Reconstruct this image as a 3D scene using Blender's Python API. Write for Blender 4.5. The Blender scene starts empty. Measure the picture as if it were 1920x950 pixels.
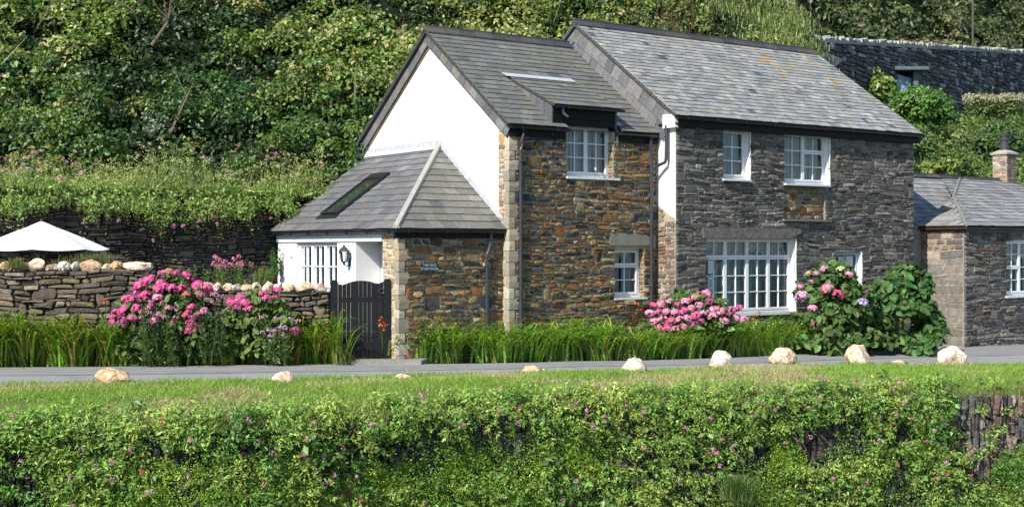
import bpy, math, random
import numpy as np
from mathutils import Vector
R = random.Random(7)
NR = np.random.default_rng(11)
SC = bpy.context.scene
COL = SC.collection
F_PX, CX, CY = 2460.0, 960.0, 467.0      # focal length and principal point of the photograph, eye at the origin

# ------------------------------------------------------------------ tagging
def tag(o, label=None, cat=None, group=None, kind=None):
    if label: o['label'] = label
    if cat: o['category'] = cat
    if group: o['group'] = group
    if kind: o['kind'] = kind
    return o
def empty(name, loc=(0, 0, 0), rz=0.0):
    o = bpy.data.objects.new(name, None); COL.objects.link(o)
    o.location = loc; o.rotation_euler = (0, 0, rz); o.empty_display_size = .2
    return o
def link(name, me, parent=None):
    o = bpy.data.objects.new(name, me); COL.objects.link(o)
    if parent:
        o.parent = parent
        # children keep world coordinates: parent empties sit at their base, so shift back
        o.matrix_parent_inverse = parent_matrix(parent).inverted()
    return o
def parent_matrix(p):
    from mathutils import Matrix
    m = Matrix.LocRotScale(p.location, p.rotation_euler, p.scale)
    if p.parent: m = parent_matrix(p.parent) @ p.matrix_parent_inverse @ m
    return m

# ------------------------------------------------------------------ noise
def _hash(i, j, s):
    n = (i * 374761393 + j * 668265263 + s * 1274126177) & 0xffffffff
    n = ((n ^ (n >> 13)) * 1274126177) & 0xffffffff
    n = n ^ (n >> 16)
    return (n & 0xffff) / 65535.0
def vn(x, y, seed=0):
    x = np.asarray(x, float); y = np.asarray(y, float)
    xi = np.floor(x).astype(np.int64); yi = np.floor(y).astype(np.int64)
    fx = x - xi; fy = y - yi
    fx = fx * fx * (3 - 2 * fx); fy = fy * fy * (3 - 2 * fy)
    a = _hash(xi, yi, seed); b = _hash(xi + 1, yi, seed); c = _hash(xi, yi + 1, seed); d = _hash(xi + 1, yi + 1, seed)
    return (a * (1 - fx) + b * fx) * (1 - fy) + (c * (1 - fx) + d * fx) * fy
def fbm(x, y, seed=0):
    return (vn(x, y, seed) * .55 + vn(np.asarray(x) * 2.1, np.asarray(y) * 2.1, seed + 1) * .3 + vn(np.asarray(x) * 4.3, np.asarray(y) * 4.3, seed + 2) * .15)

# ------------------------------------------------------------------ materials
def newmat(name):
    m = bpy.data.materials.new(name); m.use_nodes = True
    nt = m.node_tree; nt.nodes.clear()
    out = nt.nodes.new('ShaderNodeOutputMaterial')
    return m, nt, out
def N(nt, t, **kw):
    n = nt.nodes.new(t)
    for k, v in kw.items(): setattr(n, k, v)
    return n
def principled(nt, out, col=None, rough=.8, spec=.3, metal=0):
    p = N(nt, 'ShaderNodeBsdfPrincipled')
    if col is not None: p.inputs['Base Color'].default_value = (*col, 1)
    p.inputs['Roughness'].default_value = rough
    p.inputs['Specular IOR Level'].default_value = spec
    p.inputs['Metallic'].default_value = metal
    nt.links.new(p.outputs[0], out.inputs[0])
    return p
def noise_node(nt, scale, detail=6, rough=.6):
    tc = N(nt, 'ShaderNodeNewGeometry')
    n = N(nt, 'ShaderNodeTexNoise'); n.inputs['Scale'].default_value = scale
    n.inputs['Detail'].default_value = detail; n.inputs['Roughness'].default_value = rough
    nt.links.new(tc.outputs['Position'], n.inputs['Vector'])
    return n
def ramp(nt, src, stops):
    r = N(nt, 'ShaderNodeValToRGB')
    el = r.color_ramp.elements
    while len(el) < len(stops): el.new(.5)
    for e, (p, c) in zip(el, stops):
        e.position = p; e.color = (*c, 1) if len(c) == 3 else c
    nt.links.new(src, r.inputs[0]); return r
def mixc(nt, a, b, fac, mode='MIX'):
    m = N(nt, 'ShaderNodeMix', data_type='RGBA', blend_type=mode)
    for sock, v in ((m.inputs[0], fac), (m.inputs[6], a), (m.inputs[7], b)):
        if hasattr(v, 'links') or hasattr(v, 'is_linked'): nt.links.new(v, sock)
        elif isinstance(v, (int, float)): sock.default_value = v
        else: sock.default_value = (*v, 1)
    return m.outputs[2]
def bump(nt, p, src, strength, dist):
    b = N(nt, 'ShaderNodeBump'); b.inputs['Strength'].default_value = strength; b.inputs['Distance'].default_value = dist
    nt.links.new(src, b.inputs['Height']); nt.links.new(b.outputs[0], p.inputs['Normal'])
def attr(nt):
    a = N(nt, 'ShaderNodeAttribute'); a.attribute_name = 'Col'; return a.outputs['Color']

M = {}
def mk_attr(name, rough, spec, nscale, lo, hi, bstr=0, bdist=.01, bscale=None):
    m, nt, out = newmat(name); p = principled(nt, out, rough=rough, spec=spec)
    n = noise_node(nt, nscale)
    r = ramp(nt, n.outputs[0], [(.3, (lo,) * 3), (.7, (hi,) * 3)])
    c = mixc(nt, attr(nt), r.outputs[0], 1.0, 'MULTIPLY')
    nt.links.new(c, p.inputs['Base Color'])
    if bstr:
        nb = noise_node(nt, bscale or nscale * 3, 8, .65); bump(nt, p, nb.outputs[0], bstr, bdist)
    M[name] = m; return m, nt, p, c
mk_attr('stone', .9, .2, 9, .7, 1.3, 1.0, .02, 26)
mk_attr('dark_stone', .85, .25, 9, .65, 1.35, 1.0, .03, 22)
mk_attr('granite', .9, .2, 60, .75, 1.2, .8, .02, 40)
m, nt, p, c = mk_attr('slate', .62, .35, 14, .75, 1.25, .5, .006, 60)
# lichen on the slates: yellow spots and pale crust
n1 = noise_node(nt, 5.5, 8, .7); l1 = ramp(nt, n1.outputs[0], [(.62, (0, 0, 0)), (.70, (1, 1, 1))])
n2 = noise_node(nt, 1.1, 3, .5); l2 = ramp(nt, n2.outputs[0], [(.52, (0, 0, 0)), (.62, (1, 1, 1))])
msk = mixc(nt, l1.outputs[0], l2.outputs[0], 1.0, 'MULTIPLY')
n3 = noise_node(nt, 30, 6, .7); l3 = ramp(nt, n3.outputs[0], [(.58, (0, 0, 0)), (.72, (.55, .55, .55))])
c = mixc(nt, c, (.34, .35, .31), l3.outputs[0])
c = mixc(nt, c, (.33, .22, .06), mixc(nt, (0, 0, 0), (.6, .6, .6), msk))
nt.links.new(c, p.inputs['Base Color'])

def plain(name, col, rough=.6, spec=.4, nscale=0, lo=.85, hi=1.1, bstr=0, bdist=.004, bscale=40, metal=0):
    m, nt, out = newmat(name); p = principled(nt, out, col, rough, spec, metal)
    if nscale:
        n = noise_node(nt, nscale); r = ramp(nt, n.outputs[0], [(.3, tuple(x * lo for x in col)), (.7, tuple(min(1, x * hi) for x in col))])
        nt.links.new(r.outputs[0], p.inputs['Base Color'])
    if bstr: bump(nt, p, noise_node(nt, bscale).outputs[0], bstr, bdist)
    M[name] = m; return m
plain('white_render', (.80, .80, .79), .9, .2, 2.2, .95, 1.03, .5, .01, 18)
plain('white_paint', (.78, .79, .80), .45, .4, 6, .94, 1.03)
plain('sill_paint', (.62, .66, .68), .6, .3, 9, .85, 1.1)
plain('black_paint', (.009, .010, .012), .55, .15, 14, .7, 1.4, .15, .003, 30)
plain('gutter_black', (.014, .015, .02), .35, .5)
plain('pipe_blue_black', (.03, .035, .05), .4, .5, 8, .8, 1.2)
plain('gutter_brown', (.07, .035, .025), .4, .4)
plain('lead', (.42, .44, .47), .55, .5, 11, .8, 1.2, .3, .006, 14)
plain('mortar_hip', (.33, .32, .29), .9, .2, 20, .8, 1.15, .6, .01, 30)
plain('skylight_glass', (.02, .028, .024), .06, .6)
plain('sawn_wood', (.16, .1, .06), .8, .2, 15, .7, 1.2)
plain('parasol_pole', (.14, .045, .02), .55, .4, 15, .7, 1.2)
plain('parasol_cloth', (.76, .77, .78), .9, .1)
plain('paper', (.6, .63, .64), .7, .2)
plain('paper_print', (.1, .12, .14), .7, .2)
plain('sign_slate', (.018, .03, .05), .5, .4)
plain('sign_lettering', (.42, .47, .5), .6, .3)
plain('shed_paint', (.28, .36, .56), .6, .3, 5, .85, 1.1)
plain('shed_board', (.1, .14, .15), .7, .3, 9, .8, 1.2)
plain('notice_paint', (.42, .56, .60), .55, .4)
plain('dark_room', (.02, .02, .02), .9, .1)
plain('soil', (.035, .028, .018), 1, .1, 3, .6, 1.4, .8, .05, 8)
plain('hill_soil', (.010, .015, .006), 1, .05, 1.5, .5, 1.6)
plain('bark', (.16, .13, .09), .9, .2, 12, .7, 1.3)
plain('iron', (.03, .03, .032), .5, .5)
plain('concrete', (.25, .24, .21), .9, .2, 12, .75, 1.2, .5, .01, 30)
plain('pole_wood', (.10, .09, .08), .85, .2)
plain('water', (.02, .03, .02), .08, .5)
plain('clay_pot', (.045, .045, .05), .6, .4, 20, .8, 1.2)

m, nt, out = newmat('asphalt'); p = principled(nt, out, rough=.85, spec=.25)
n = noise_node(nt, 160, 3); r = ramp(nt, n.outputs[0], [(.35, (.225, .225, .228)), (.65, (.30, .298, .295))])
n2 = noise_node(nt, 1.6, 8, .7); r2 = ramp(nt, n2.outputs[0], [(.3, (.74, .74, .75)), (.45, (.97, .97, .97)), (.7, (1.12, 1.1, 1.06))])
nt.links.new(mixc(nt, r.outputs[0], r2.outputs[0], 1.0, 'MULTIPLY'), p.inputs['Base Color'])
bump(nt, p, n.outputs[0], .5, .006); M['asphalt'] = m
m2 = m.copy(); m2.name = 'asphalt_patch'; M['asphalt_patch'] = m2
for nd in m2.node_tree.nodes:
    if nd.type == 'VALTORGB' and abs(nd.color_ramp.elements[0].color[0] - .225) < .01:
        nd.color_ramp.elements[0].color = (.195, .195, .198, 1); nd.color_ramp.elements[1].color = (.265, .263, .261, 1)

m, nt, out = newmat('turf_soil'); p = principled(nt, out, rough=1, spec=.1)
n = noise_node(nt, 1.3, 7, .65); r = ramp(nt, n.outputs[0], [(.35, (.09, .14, .035)), (.55, (.13, .15, .05)), (.7, (.2, .17, .10))])
nt.links.new(r.outputs[0], p.inputs['Base Color']); bump(nt, p, noise_node(nt, 30).outputs[0], .8, .03); M['turf_soil'] = m

m, nt, out = newmat('boulder'); p = principled(nt, out, rough=.85, spec=.3)
oi = N(nt, 'ShaderNodeObjectInfo')
n = noise_node(nt, 7, 8, .65); r = ramp(nt, n.outputs[0], [(.30, (.34, .21, .13)), (.43, (.56, .44, .33)), (.55, (.68, .61, .53)), (.72, (.76, .74, .70))])
n2 = noise_node(nt, 28, 6, .7); r2 = ramp(nt, n2.outputs[0], [(.34, (.62, .56, .48)), (.56, (1.05, 1.05, 1.05))])
c = mixc(nt, r.outputs[0], r2.outputs[0], 1.0, 'MULTIPLY')
a = attr(nt)
nt.links.new(mixc(nt, c, a, 1.0, 'MULTIPLY'), p.inputs['Base Color'])
bump(nt, p, n2.outputs[0], 1.0, .02); M['boulder'] = m

def leafmat(name, rough=.42, spec=.4, trans=.3):
    m, nt, out = newmat(name)
    p = N(nt, 'ShaderNodeBsdfPrincipled'); p.inputs['Roughness'].default_value = rough; p.inputs['Specular IOR Level'].default_value = spec
    a = attr(nt); nt.links.new(a, p.inputs['Base Color'])
    t = N(nt, 'ShaderNodeBsdfTranslucent')
    tint = mixc(nt, a, (1.1, 1.35, .45), 1.0, 'MULTIPLY'); nt.links.new(tint, t.inputs['Color'])
    mx = N(nt, 'ShaderNodeMixShader'); mx.inputs[0].default_value = trans
    nt.links.new(p.outputs[0], mx.inputs[1]); nt.links.new(t.outputs[0], mx.inputs[2]); nt.links.new(mx.outputs[0], out.inputs[0])
    M[name] = m
leafmat('leaf'); leafmat('glossy_leaf', .5, .3, .25); leafmat('blade', .5, .3, .3); leafmat('grass_blade', .7, .15, .3)
m, nt, out = newmat('petal')
p = N(nt, 'ShaderNodeBsdfPrincipled'); p.inputs['Roughness'].default_value = .7; p.inputs['Specular IOR Level'].default_value = .15
a = attr(nt); nt.links.new(a, p.inputs['Base Color'])
t = N(nt, 'ShaderNodeBsdfTranslucent'); nt.links.new(a, t.inputs['Color'])
mx = N(nt, 'ShaderNodeMixShader'); mx.inputs[0].default_value = .3
nt.links.new(p.outputs[0], mx.inputs[1]); nt.links.new(t.outputs[0], mx.inputs[2]); nt.links.new(mx.outputs[0], out.inputs[0]); M['petal'] = m

m, nt, out = newmat('window_glass')
g = N(nt, 'ShaderNodeBsdfGlossy'); g.inputs['Roughness'].default_value = .02; g.inputs['Color'].default_value = (.9, .95, 1, 1)
t = N(nt, 'ShaderNodeBsdfTransparent'); t.inputs['Color'].default_value = (.92, .96, .95, 1)
fr = N(nt, 'ShaderNodeFresnel'); fr.inputs[0].default_value = 1.6
nz = noise_node(nt, 2.5, 2); bp = N(nt, 'ShaderNodeBump'); bp.inputs['Strength'].default_value = .06; bp.inputs['Distance'].default_value = .05
nt.links.new(nz.outputs[0], bp.inputs['Height']); nt.links.new(bp.outputs[0], g.inputs['Normal'])
mx = N(nt, 'ShaderNodeMixShader'); nt.links.new(fr.outputs[0], mx.inputs[0]); nt.links.new(t.outputs[0], mx.inputs[1]); nt.links.new(g.outputs[0], mx.inputs[2])
nt.links.new(mx.outputs[0], out.inputs[0]); M['window_glass'] = m
m, nt, out = newmat('curtain'); p = principled(nt, out, rough=.95, spec=.05)
tc = N(nt, 'ShaderNodeNewGeometry'); sp = N(nt, 'ShaderNodeTexNoise'); sp.inputs['Scale'].default_value = 16; sp.inputs['Detail'].default_value = 2
mp = N(nt, 'ShaderNodeMapping'); mp.inputs['Scale'].default_value = (1, 1, .04)
nt.links.new(tc.outputs['Position'], mp.inputs[0]); nt.links.new(mp.outputs[0], sp.inputs['Vector'])
r = ramp(nt, sp.outputs[0], [(.35, (.30, .37, .39)), (.65, (.58, .64, .65))]); nt.links.new(r.outputs[0], p.inputs['Base Color']); M['curtain'] = m

# ------------------------------------------------------------------ mesh builders
class MB:
    def __init__(s): s.v = []; s.f = []; s.c = []; s.mi = []; s.cur = 0
    def add(s, pts, faces, col=(1, 1, 1)):
        b = len(s.v); s.v.extend([tuple(p) for p in pts])
        s.f.extend([tuple(b + i for i in f) for f in faces]); s.c.extend([col] * len(pts)); s.mi.extend([s.cur] * len(faces))
    def quad(s, a, b, c, d, col=(1, 1, 1)): s.add([a, b, c, d], [(0, 1, 2, 3)], col)
    def poly(s, pts, col=(1, 1, 1)): s.add(pts, [tuple(range(len(pts)))], col)
    def hexa(s, p, col=(1, 1, 1)):          # p: 4 bottom + 4 top corners, same winding
        s.add(p, [(3, 2, 1, 0), (4, 5, 6, 7), (0, 1, 5, 4), (1, 2, 6, 5), (2, 3, 7, 6), (3, 0, 4, 7)], col)
    def prism(s, pts, off, col=(1, 1, 1)):  # polygon extruded by a vector
        n = len(pts); q = [Vector(p) + off for p in pts]
        s.add(list(pts) + q, [tuple(range(n - 1, -1, -1)), tuple(range(n, 2 * n))] + [(i, (i + 1) % n, n + (i + 1) % n, n + i) for i in range(n)], col)
    def tube(s, path, r, seg=8, col=(1, 1, 1), cap=True):
        path = [Vector(p) for p in path]; rs = r if isinstance(r, (list, tuple)) else [r] * len(path)
        rings = []
        for i, p in enumerate(path):
            t = (path[min(i + 1, len(path) - 1)] - path[max(i - 1, 0)]).normalized()
            a = t.cross(Vector((0, 0, 1)));
            if a.length < .05: a = t.cross(Vector((0, 1, 0)))
            a.normalize(); b = t.cross(a)
            if rings:
                pass
            rings.append([p + (a * math.cos(2 * math.pi * k / seg) + b * math.sin(2 * math.pi * k / seg)) * rs[i] for k in range(seg)])
        vs = [v for rg in rings for v in rg]; fs = []
        for i in range(len(rings) - 1):
            for k in range(seg):
                k2 = (k + 1) % seg; fs.append((i * seg + k, i * seg + k2, (i + 1) * seg + k2, (i + 1) * seg + k))
        if cap: fs.append(tuple(range(seg - 1, -1, -1))); fs.append(tuple((len(rings) - 1) * seg + k for k in range(seg)))
        s.add(vs, fs, col)
    def build(s, name, mats, parent=None, smooth=False):
        me = bpy.data.meshes.new(name); me.from_pydata(s.v, [], s.f); me.update()
        ca = me.attributes.new('Col', 'FLOAT_COLOR', 'POINT')
        arr = np.ones((len(s.v), 4), np.float32)
        if s.c: arr[:, :3] = np.array(s.c, np.float32)
        ca.data.foreach_set('color', arr.ravel())
        mats = mats if isinstance(mats, (list, tuple)) else [mats]
        for mm in mats: me.materials.append(M[mm] if isinstance(mm, str) else mm)
        if len(mats) > 1: me.polygons.foreach_set('material_index', s.mi)
        if smooth: me.polygons.foreach_set('use_smooth', [True] * len(me.polygons))
        return link(name, me, parent)

def np_mesh(name, verts, faces_list, cols, mat, parent=None, smooth=False):
    """verts (V,3); faces_list: list of (F,k) index arrays; cols (V,3)."""
    me = bpy.data.meshes.new(name)
    me.vertices.add(len(verts)); me.vertices.foreach_set('co', np.ascontiguousarray(verts, np.float32).ravel())
    loops = np.concatenate([f.ravel() for f in faces_list]).astype(np.int32)
    sizes = np.concatenate([np.full(len(f), f.shape[1], np.int32) for f in faces_list])
    starts = np.concatenate([[0], np.cumsum(sizes)[:-1]]).astype(np.int32)
    me.loops.add(len(loops)); me.loops.foreach_set('vertex_index', loops)
    me.polygons.add(len(sizes)); me.polygons.foreach_set('loop_start', starts)
    try: me.polygons.foreach_set('loop_total', sizes)
    except Exception: pass
    ca = me.attributes.new('Col', 'FLOAT_COLOR', 'POINT')
    arr = np.ones((len(verts), 4), np.float32); arr[:, :3] = cols; ca.data.foreach_set('color', arr.ravel())
    me.materials.append(M[mat]); me.update(calc_edges=True); me.validate()
    if smooth: me.polygons.foreach_set('use_smooth', [True] * len(me.polygons))
    return link(name, me, parent)
def unit(a):
    return a / np.maximum(np.linalg.norm(a, axis=-1, keepdims=True), 1e-9)
class Leaves:
    """collects leaf faces, strap blades and thin stems, and builds them as one mesh"""
    def __init__(s): s.V = []; s.C = []; s.F3 = []; s.F4 = []; s.n = 0
    def leaf(s, pos, ax, nr, L, W, col, shape='d', fold=.18, droop=.12):
        pos = np.asarray(pos, float); n = len(pos)
        if n == 0: return
        ax = unit(np.asarray(ax, float)); nr = np.asarray(nr, float)
        nr = unit(nr - ax * np.sum(nr * ax, 1, keepdims=True)); sd = np.cross(nr, ax)
        L = np.broadcast_to(np.asarray(L, float), (n,))[:, None]; W = np.broadcast_to(np.asarray(W, float), (n,))[:, None]
        if shape == 'd': tpl = [(0, 0, 0), (.42, -.5, fold), (1, 0, -droop), (.42, .5, fold)]
        else: tpl = [(0, 0, 0), (.25, -.46, fold * .8), (.68, -.4, fold * .7), (1, 0, -droop), (.68, .4, fold * .7), (.25, .46, fold * .8)]
        k = len(tpl)
        vs = np.stack([pos + ax * L * a + sd * W * b + nr * W * c for a, b, c in tpl], 1).reshape(-1, 3)
        base = s.n + np.arange(n)[:, None] * k
        if k == 4: s.F3.append((base + np.array([[0, 1, 2]])).reshape(-1, 3)); s.F3.append((base + np.array([[0, 2, 3]])).reshape(-1, 3))
        else: s.F4.append(base + np.array([[0, 1, 2, 3]])); s.F4.append(base + np.array([[0, 3, 4, 5]]))
        s.V.append(vs); s.C.append(np.repeat(np.asarray(col, float) * np.ones((n, 3)), k, 0)); s.n += n * k
    def strap(s, base, out, H, Rr, W, col, seg=5, tipcol=None, up=1.9, dn=1.15, pw=1.5):
        base = np.asarray(base, float); n = len(base)
        if n == 0: return
        out = unit(np.asarray(out, float)); H = np.broadcast_to(np.asarray(H, float), (n,))[:, None]; Rr = np.broadcast_to(np.asarray(Rr, float), (n,))[:, None]
        W = np.broadcast_to(np.asarray(W, float), (n,))[:, None]
        z = np.array([[0, 0, 1.0]]); side = unit(np.cross(out, z * np.ones((n, 1))) + out * NR.normal(0, .35, (n, 1)))
        col = np.asarray(col, float) * np.ones((n, 3)); tip = col if tipcol is None else np.asarray(tipcol, float) * np.ones((n, 3))
        vs = []; cs = []
        for k in range(seg + 1):
            t = k / seg
            c = base + out * Rr * t ** pw + z * H * (up * t - dn * t * t)
            w = W * .5 * (1 - .97 * t ** 2.4)
            vs += [c - side * w, c + side * w]; cc = col * (1 - t) + tip * t; cs += [cc, cc]
        m = 2 * (seg + 1); vs = np.stack(vs, 1).reshape(-1, 3); cs = np.stack(cs, 1).reshape(-1, 3)
        b = s.n + np.arange(n)[:, None] * m
        for k in range(seg): s.F4.append(b + np.array([[2 * k, 2 * k + 1, 2 * k + 3, 2 * k + 2]]))
        s.V.append(vs); s.C.append(cs); s.n += n * m
    def tri(s, base, tip, W, col):
        base = np.asarray(base, float); n = len(base); d = tip - base
        side = unit(np.cross(d, NR.normal(0, 1, (n, 3)))) * (np.broadcast_to(np.asarray(W, float), (n,))[:, None] * .5)
        vs = np.stack([base - side, base + side, tip], 1).reshape(-1, 3); b = s.n + np.arange(n)[:, None] * 3
        s.F3.append(b + np.array([[0, 1, 2]])); s.V.append(vs); s.C.append(np.repeat(np.asarray(col, float) * np.ones((n, 3)), 3, 0)); s.n += 3 * n
    def build(s, name, mat, parent=None):
        fl = []
        if s.F3: fl.append(np.concatenate(s.F3))
        if s.F4: fl.append(np.concatenate(s.F4))
        return np_mesh(name, np.concatenate(s.V), fl, np.clip(np.concatenate(s.C), 0, 1), mat, parent)
def rdir(n):
    return unit(NR.normal(0, 1, (n, 3)))
def vary(col, n, dv=.25, dh=.12):
    c = np.asarray(col, float) * np.ones((n, 3))
    return np.clip(c * np.exp(NR.normal(0, dv, (n, 1))) * (1 + NR.normal(0, dh, (n, 3))), .003, .9)

# ------------------------------------------------------------------ camera geometry helpers
U = Vector((.821, .571, 0)).normalized(); W = Vector((U.y, -U.x, 0)); Z = Vector((0, 0, 1))
class Frame:
    def __init__(s, o, a, n): s.o = Vector((o[0], o[1], 0)); s.a = a; s.n = n
    def pt(s, u, z, d=0.0): return s.o + s.a * u + s.n * d + Z * z
    def hit(s, px, py, d=0.0):
        r = Vector(((px - CX) / F_PX, 1, (CY - py) / F_PX)); o = s.o + s.n * d
        t = o.dot(s.n) / r.dot(s.n); q = r * t
        return (q - o).dot(s.a), q.z
def ray_pt(px, py, Y): return Vector(((px - CX) / F_PX * Y, Y, (CY - py) / F_PX * Y))
def zr(X): return -2.13 - .022 * np.maximum(0, np.asarray(X, float) - 1)
def on_lane(px, py, dz=0.0):
    Y = 22.0
    for _ in range(12): Y = -(float(zr((px - CX) / F_PX * Y)) + dz) * F_PX / (py - CY)
    X = (px - CX) / F_PX * Y
    return X, Y
FP = Frame((-2.11, 24.5), U, W); FC = Frame((-.054, 25.66), U, W); FD = Frame((3.41, 27.36), U, W)
FG = Frame((-.054, 25.66), -W, -U); FPL = Frame((-2.11, 24.5), -W, -U); FR = Frame((3.41, 27.36), -W, -U)
def fbox(mb, F, s0, s1, z0, z1, d0, d1, col=(1, 1, 1)):
    mb.hexa([F.pt(s0, z0, d0), F.pt(s1, z0, d0), F.pt(s1, z0, d1), F.pt(s0, z0, d1), F.pt(s0, z1, d0), F.pt(s1, z1, d0), F.pt(s1, z1, d1), F.pt(s0, z1, d1)], col)

# ------------------------------------------------------------------ masonry, slates
def wallgrid(mb, F, s0, s1, z0, z1, ops, col, rev_col=None, rev=.25, top=None):
    ss = sorted({s0, s1} | {x for o in ops for x in o[:2]}); zs = sorted({z0, z1} | {x for o in ops for x in o[2:4]})
    for i in range(len(ss) - 1):
        for j in range(len(zs) - 1):
            a, b = (ss[i] + ss[i + 1]) / 2, (zs[j] + zs[j + 1]) / 2
            if any(o[0] < a < o[1] and o[2] < b < o[3] for o in ops): continue
            mb.quad(F.pt(ss[i], zs[j]), F.pt(ss[i + 1], zs[j]), F.pt(ss[i + 1], zs[j + 1]), F.pt(ss[i], zs[j + 1]), col)
    for o in ops:
        a, b, c, d = o[:4]; r = o[4] if len(o) > 4 else rev; rc = rev_col or col
        for p, q in (((a, c), (a, d)), ((b, d), (b, c)), ((b, c), (a, c)), ((a, d), (b, d))):
            mb.quad(F.pt(p[0], p[1]), F.pt(q[0], q[1]), F.pt(q[0], q[1], -r), F.pt(p[0], p[1], -r), rc)
def stone(mb, F, a0, a1, b0, b1, dep, col, jit=.012, cham=.012, warp=None, sk=(0, 0)):
    w, h = a1 - a0, b1 - b0; c = min(w, h) * R.uniform(.12, .34)
    pts = [(a0 + c, b0), (a1 - c, b0), (a1, b0 + c * .8), (a1, b1 - c * .8), (a1 - c, b1), (a0 + c, b1), (a0, b1 - c * .8), (a0, b0 + c * .8)]
    j = min(jit, h * .2); hm_ = (b0 + b1) / 2
    pts = [(x + ((sk[0] if x < (a0 + a1) / 2 else sk[1]) * (y - hm_)), y) for x, y in pts]
    pts = [(x + R.uniform(-j, j), y + R.uniform(-j, j)) for x, y in pts]
    mx, my = (a0 + a1) / 2, (b0 + b1) / 2; ch = min(cham, min(w, h) * .25)
    tx, ty = R.uniform(-.5, .5) * dep / max(w, .08), R.uniform(-.6, .6) * dep / max(h, .05)
    wf = warp or (lambda s, z: (s, z))
    outer = [F.pt(*wf(x, y), -.008) for x, y in pts]
    inner = []
    for x, y in pts:
        dx, dy = mx - x, my - y; l = math.hypot(dx, dy) or 1
        x2, y2 = x + dx / l * ch, y + dy / l * ch
        inner.append(F.pt(*wf(x2, y2), max(.004, dep * R.uniform(.75, 1.05) + tx * (x2 - mx) + ty * (y2 - my))))
    ctr = F.pt(*wf(mx + R.uniform(-.2, .2) * w, my + R.uniform(-.2, .2) * h), dep * R.uniform(1.0, 1.35))
    mb.add(outer + inner + [ctr], [(i, (i + 1) % 8, 8 + (i + 1) % 8, 8 + i) for i in range(8)] + [(8 + i, 8 + (i + 1) % 8, 16) for i in range(8)], col)
def pick(pal, dv=.18):
    c = R.choice(pal); k = math.exp(R.gauss(0, dv)); h = R.gauss(0, .025); return tuple(max(.01, min(.8, x * k * (1 + h * q))) for x, q in zip(c, (1, 0, -1)))
def rubble(mb, F, s0, s1, z0, z1, ops, pal, hs=(.05, .12), ws=(.1, .38), gap=.012, dep=(.012, .035), seed=0, amp=.012, big=.04, zmax=None, swap=False, jit=.012):
    """courses of irregular stones on a wall face, leaving the openings free; swap stands the courses on end"""
    ph = R.uniform(0, 9)
    def warp(s, z):
        zz = z + amp * math.sin(s * 2.1 + ph + z * 1.3) + amp * .6 * math.sin(s * 5.3 + z * 3.1 + ph)
        return (zz, s) if swap else (s, zz)
    rows = [z0]
    while rows[-1] < z1 - hs[0]: rows.append(min(z1, rows[-1] + R.uniform(*hs)))
    rows[-1] = z1
    blocked = [[] for _ in rows]
    for i in range(len(rows) - 1):
        b0, b1 = rows[i], rows[i + 1]
        cuts = []
        for o in ops:
            if o[2] < b1 - .012 and o[3] > b0 + .012: cuts.append((o[0], o[1]))
        cuts += blocked[i]; cuts.sort()
        segs = []; x = s0
        for a, b in cuts:
            if a > x: segs.append((x, min(a, s1)))
            x = max(x, b)
        if x < s1: segs.append((x, s1))
        for a, b in segs:
            x = a; s0_ = 0
            while x < b - .02:
                w = R.uniform(*ws) * R.choice((.6, 1, 1, 1.3))
                if b - (x + w) < ws[0] * .6: w = b - x
                top = b1
                if R.random() < big and i + 2 < len(rows) and w > .14:
                    k = R.choice((1, 1, 2)); k = min(k, len(rows) - 2 - i); ok = k > 0
                    for q in range(1, k + 1):
                        for o in ops:
                            if o[2] < rows[i + q + 1] and o[3] > rows[i + q] and o[0] < x + w and o[1] > x: ok = False
                        for (c, d) in blocked[i + q]:
                            if c < x + w and d > x: ok = False
                    if ok:
                        top = rows[i + k + 1]
                        for q in range(1, k + 1): blocked[i + q].append((x, x + w))
                s1_ = 0 if (x + w > b - .02 or top > b1) else R.uniform(-.6, .6) * min(1, w / (b1 - b0) / 2.5)
                if zmax is None or top <= zmax(x + w / 2) + .03:
                    stone(mb, F, x + gap / 2, x + w - gap / 2, b0 + gap / 2, top - gap / 2, R.uniform(*dep), pick(pal), jit=jit, warp=warp, sk=(s0_, s1_))
                x += w; s0_ = s1_
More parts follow.
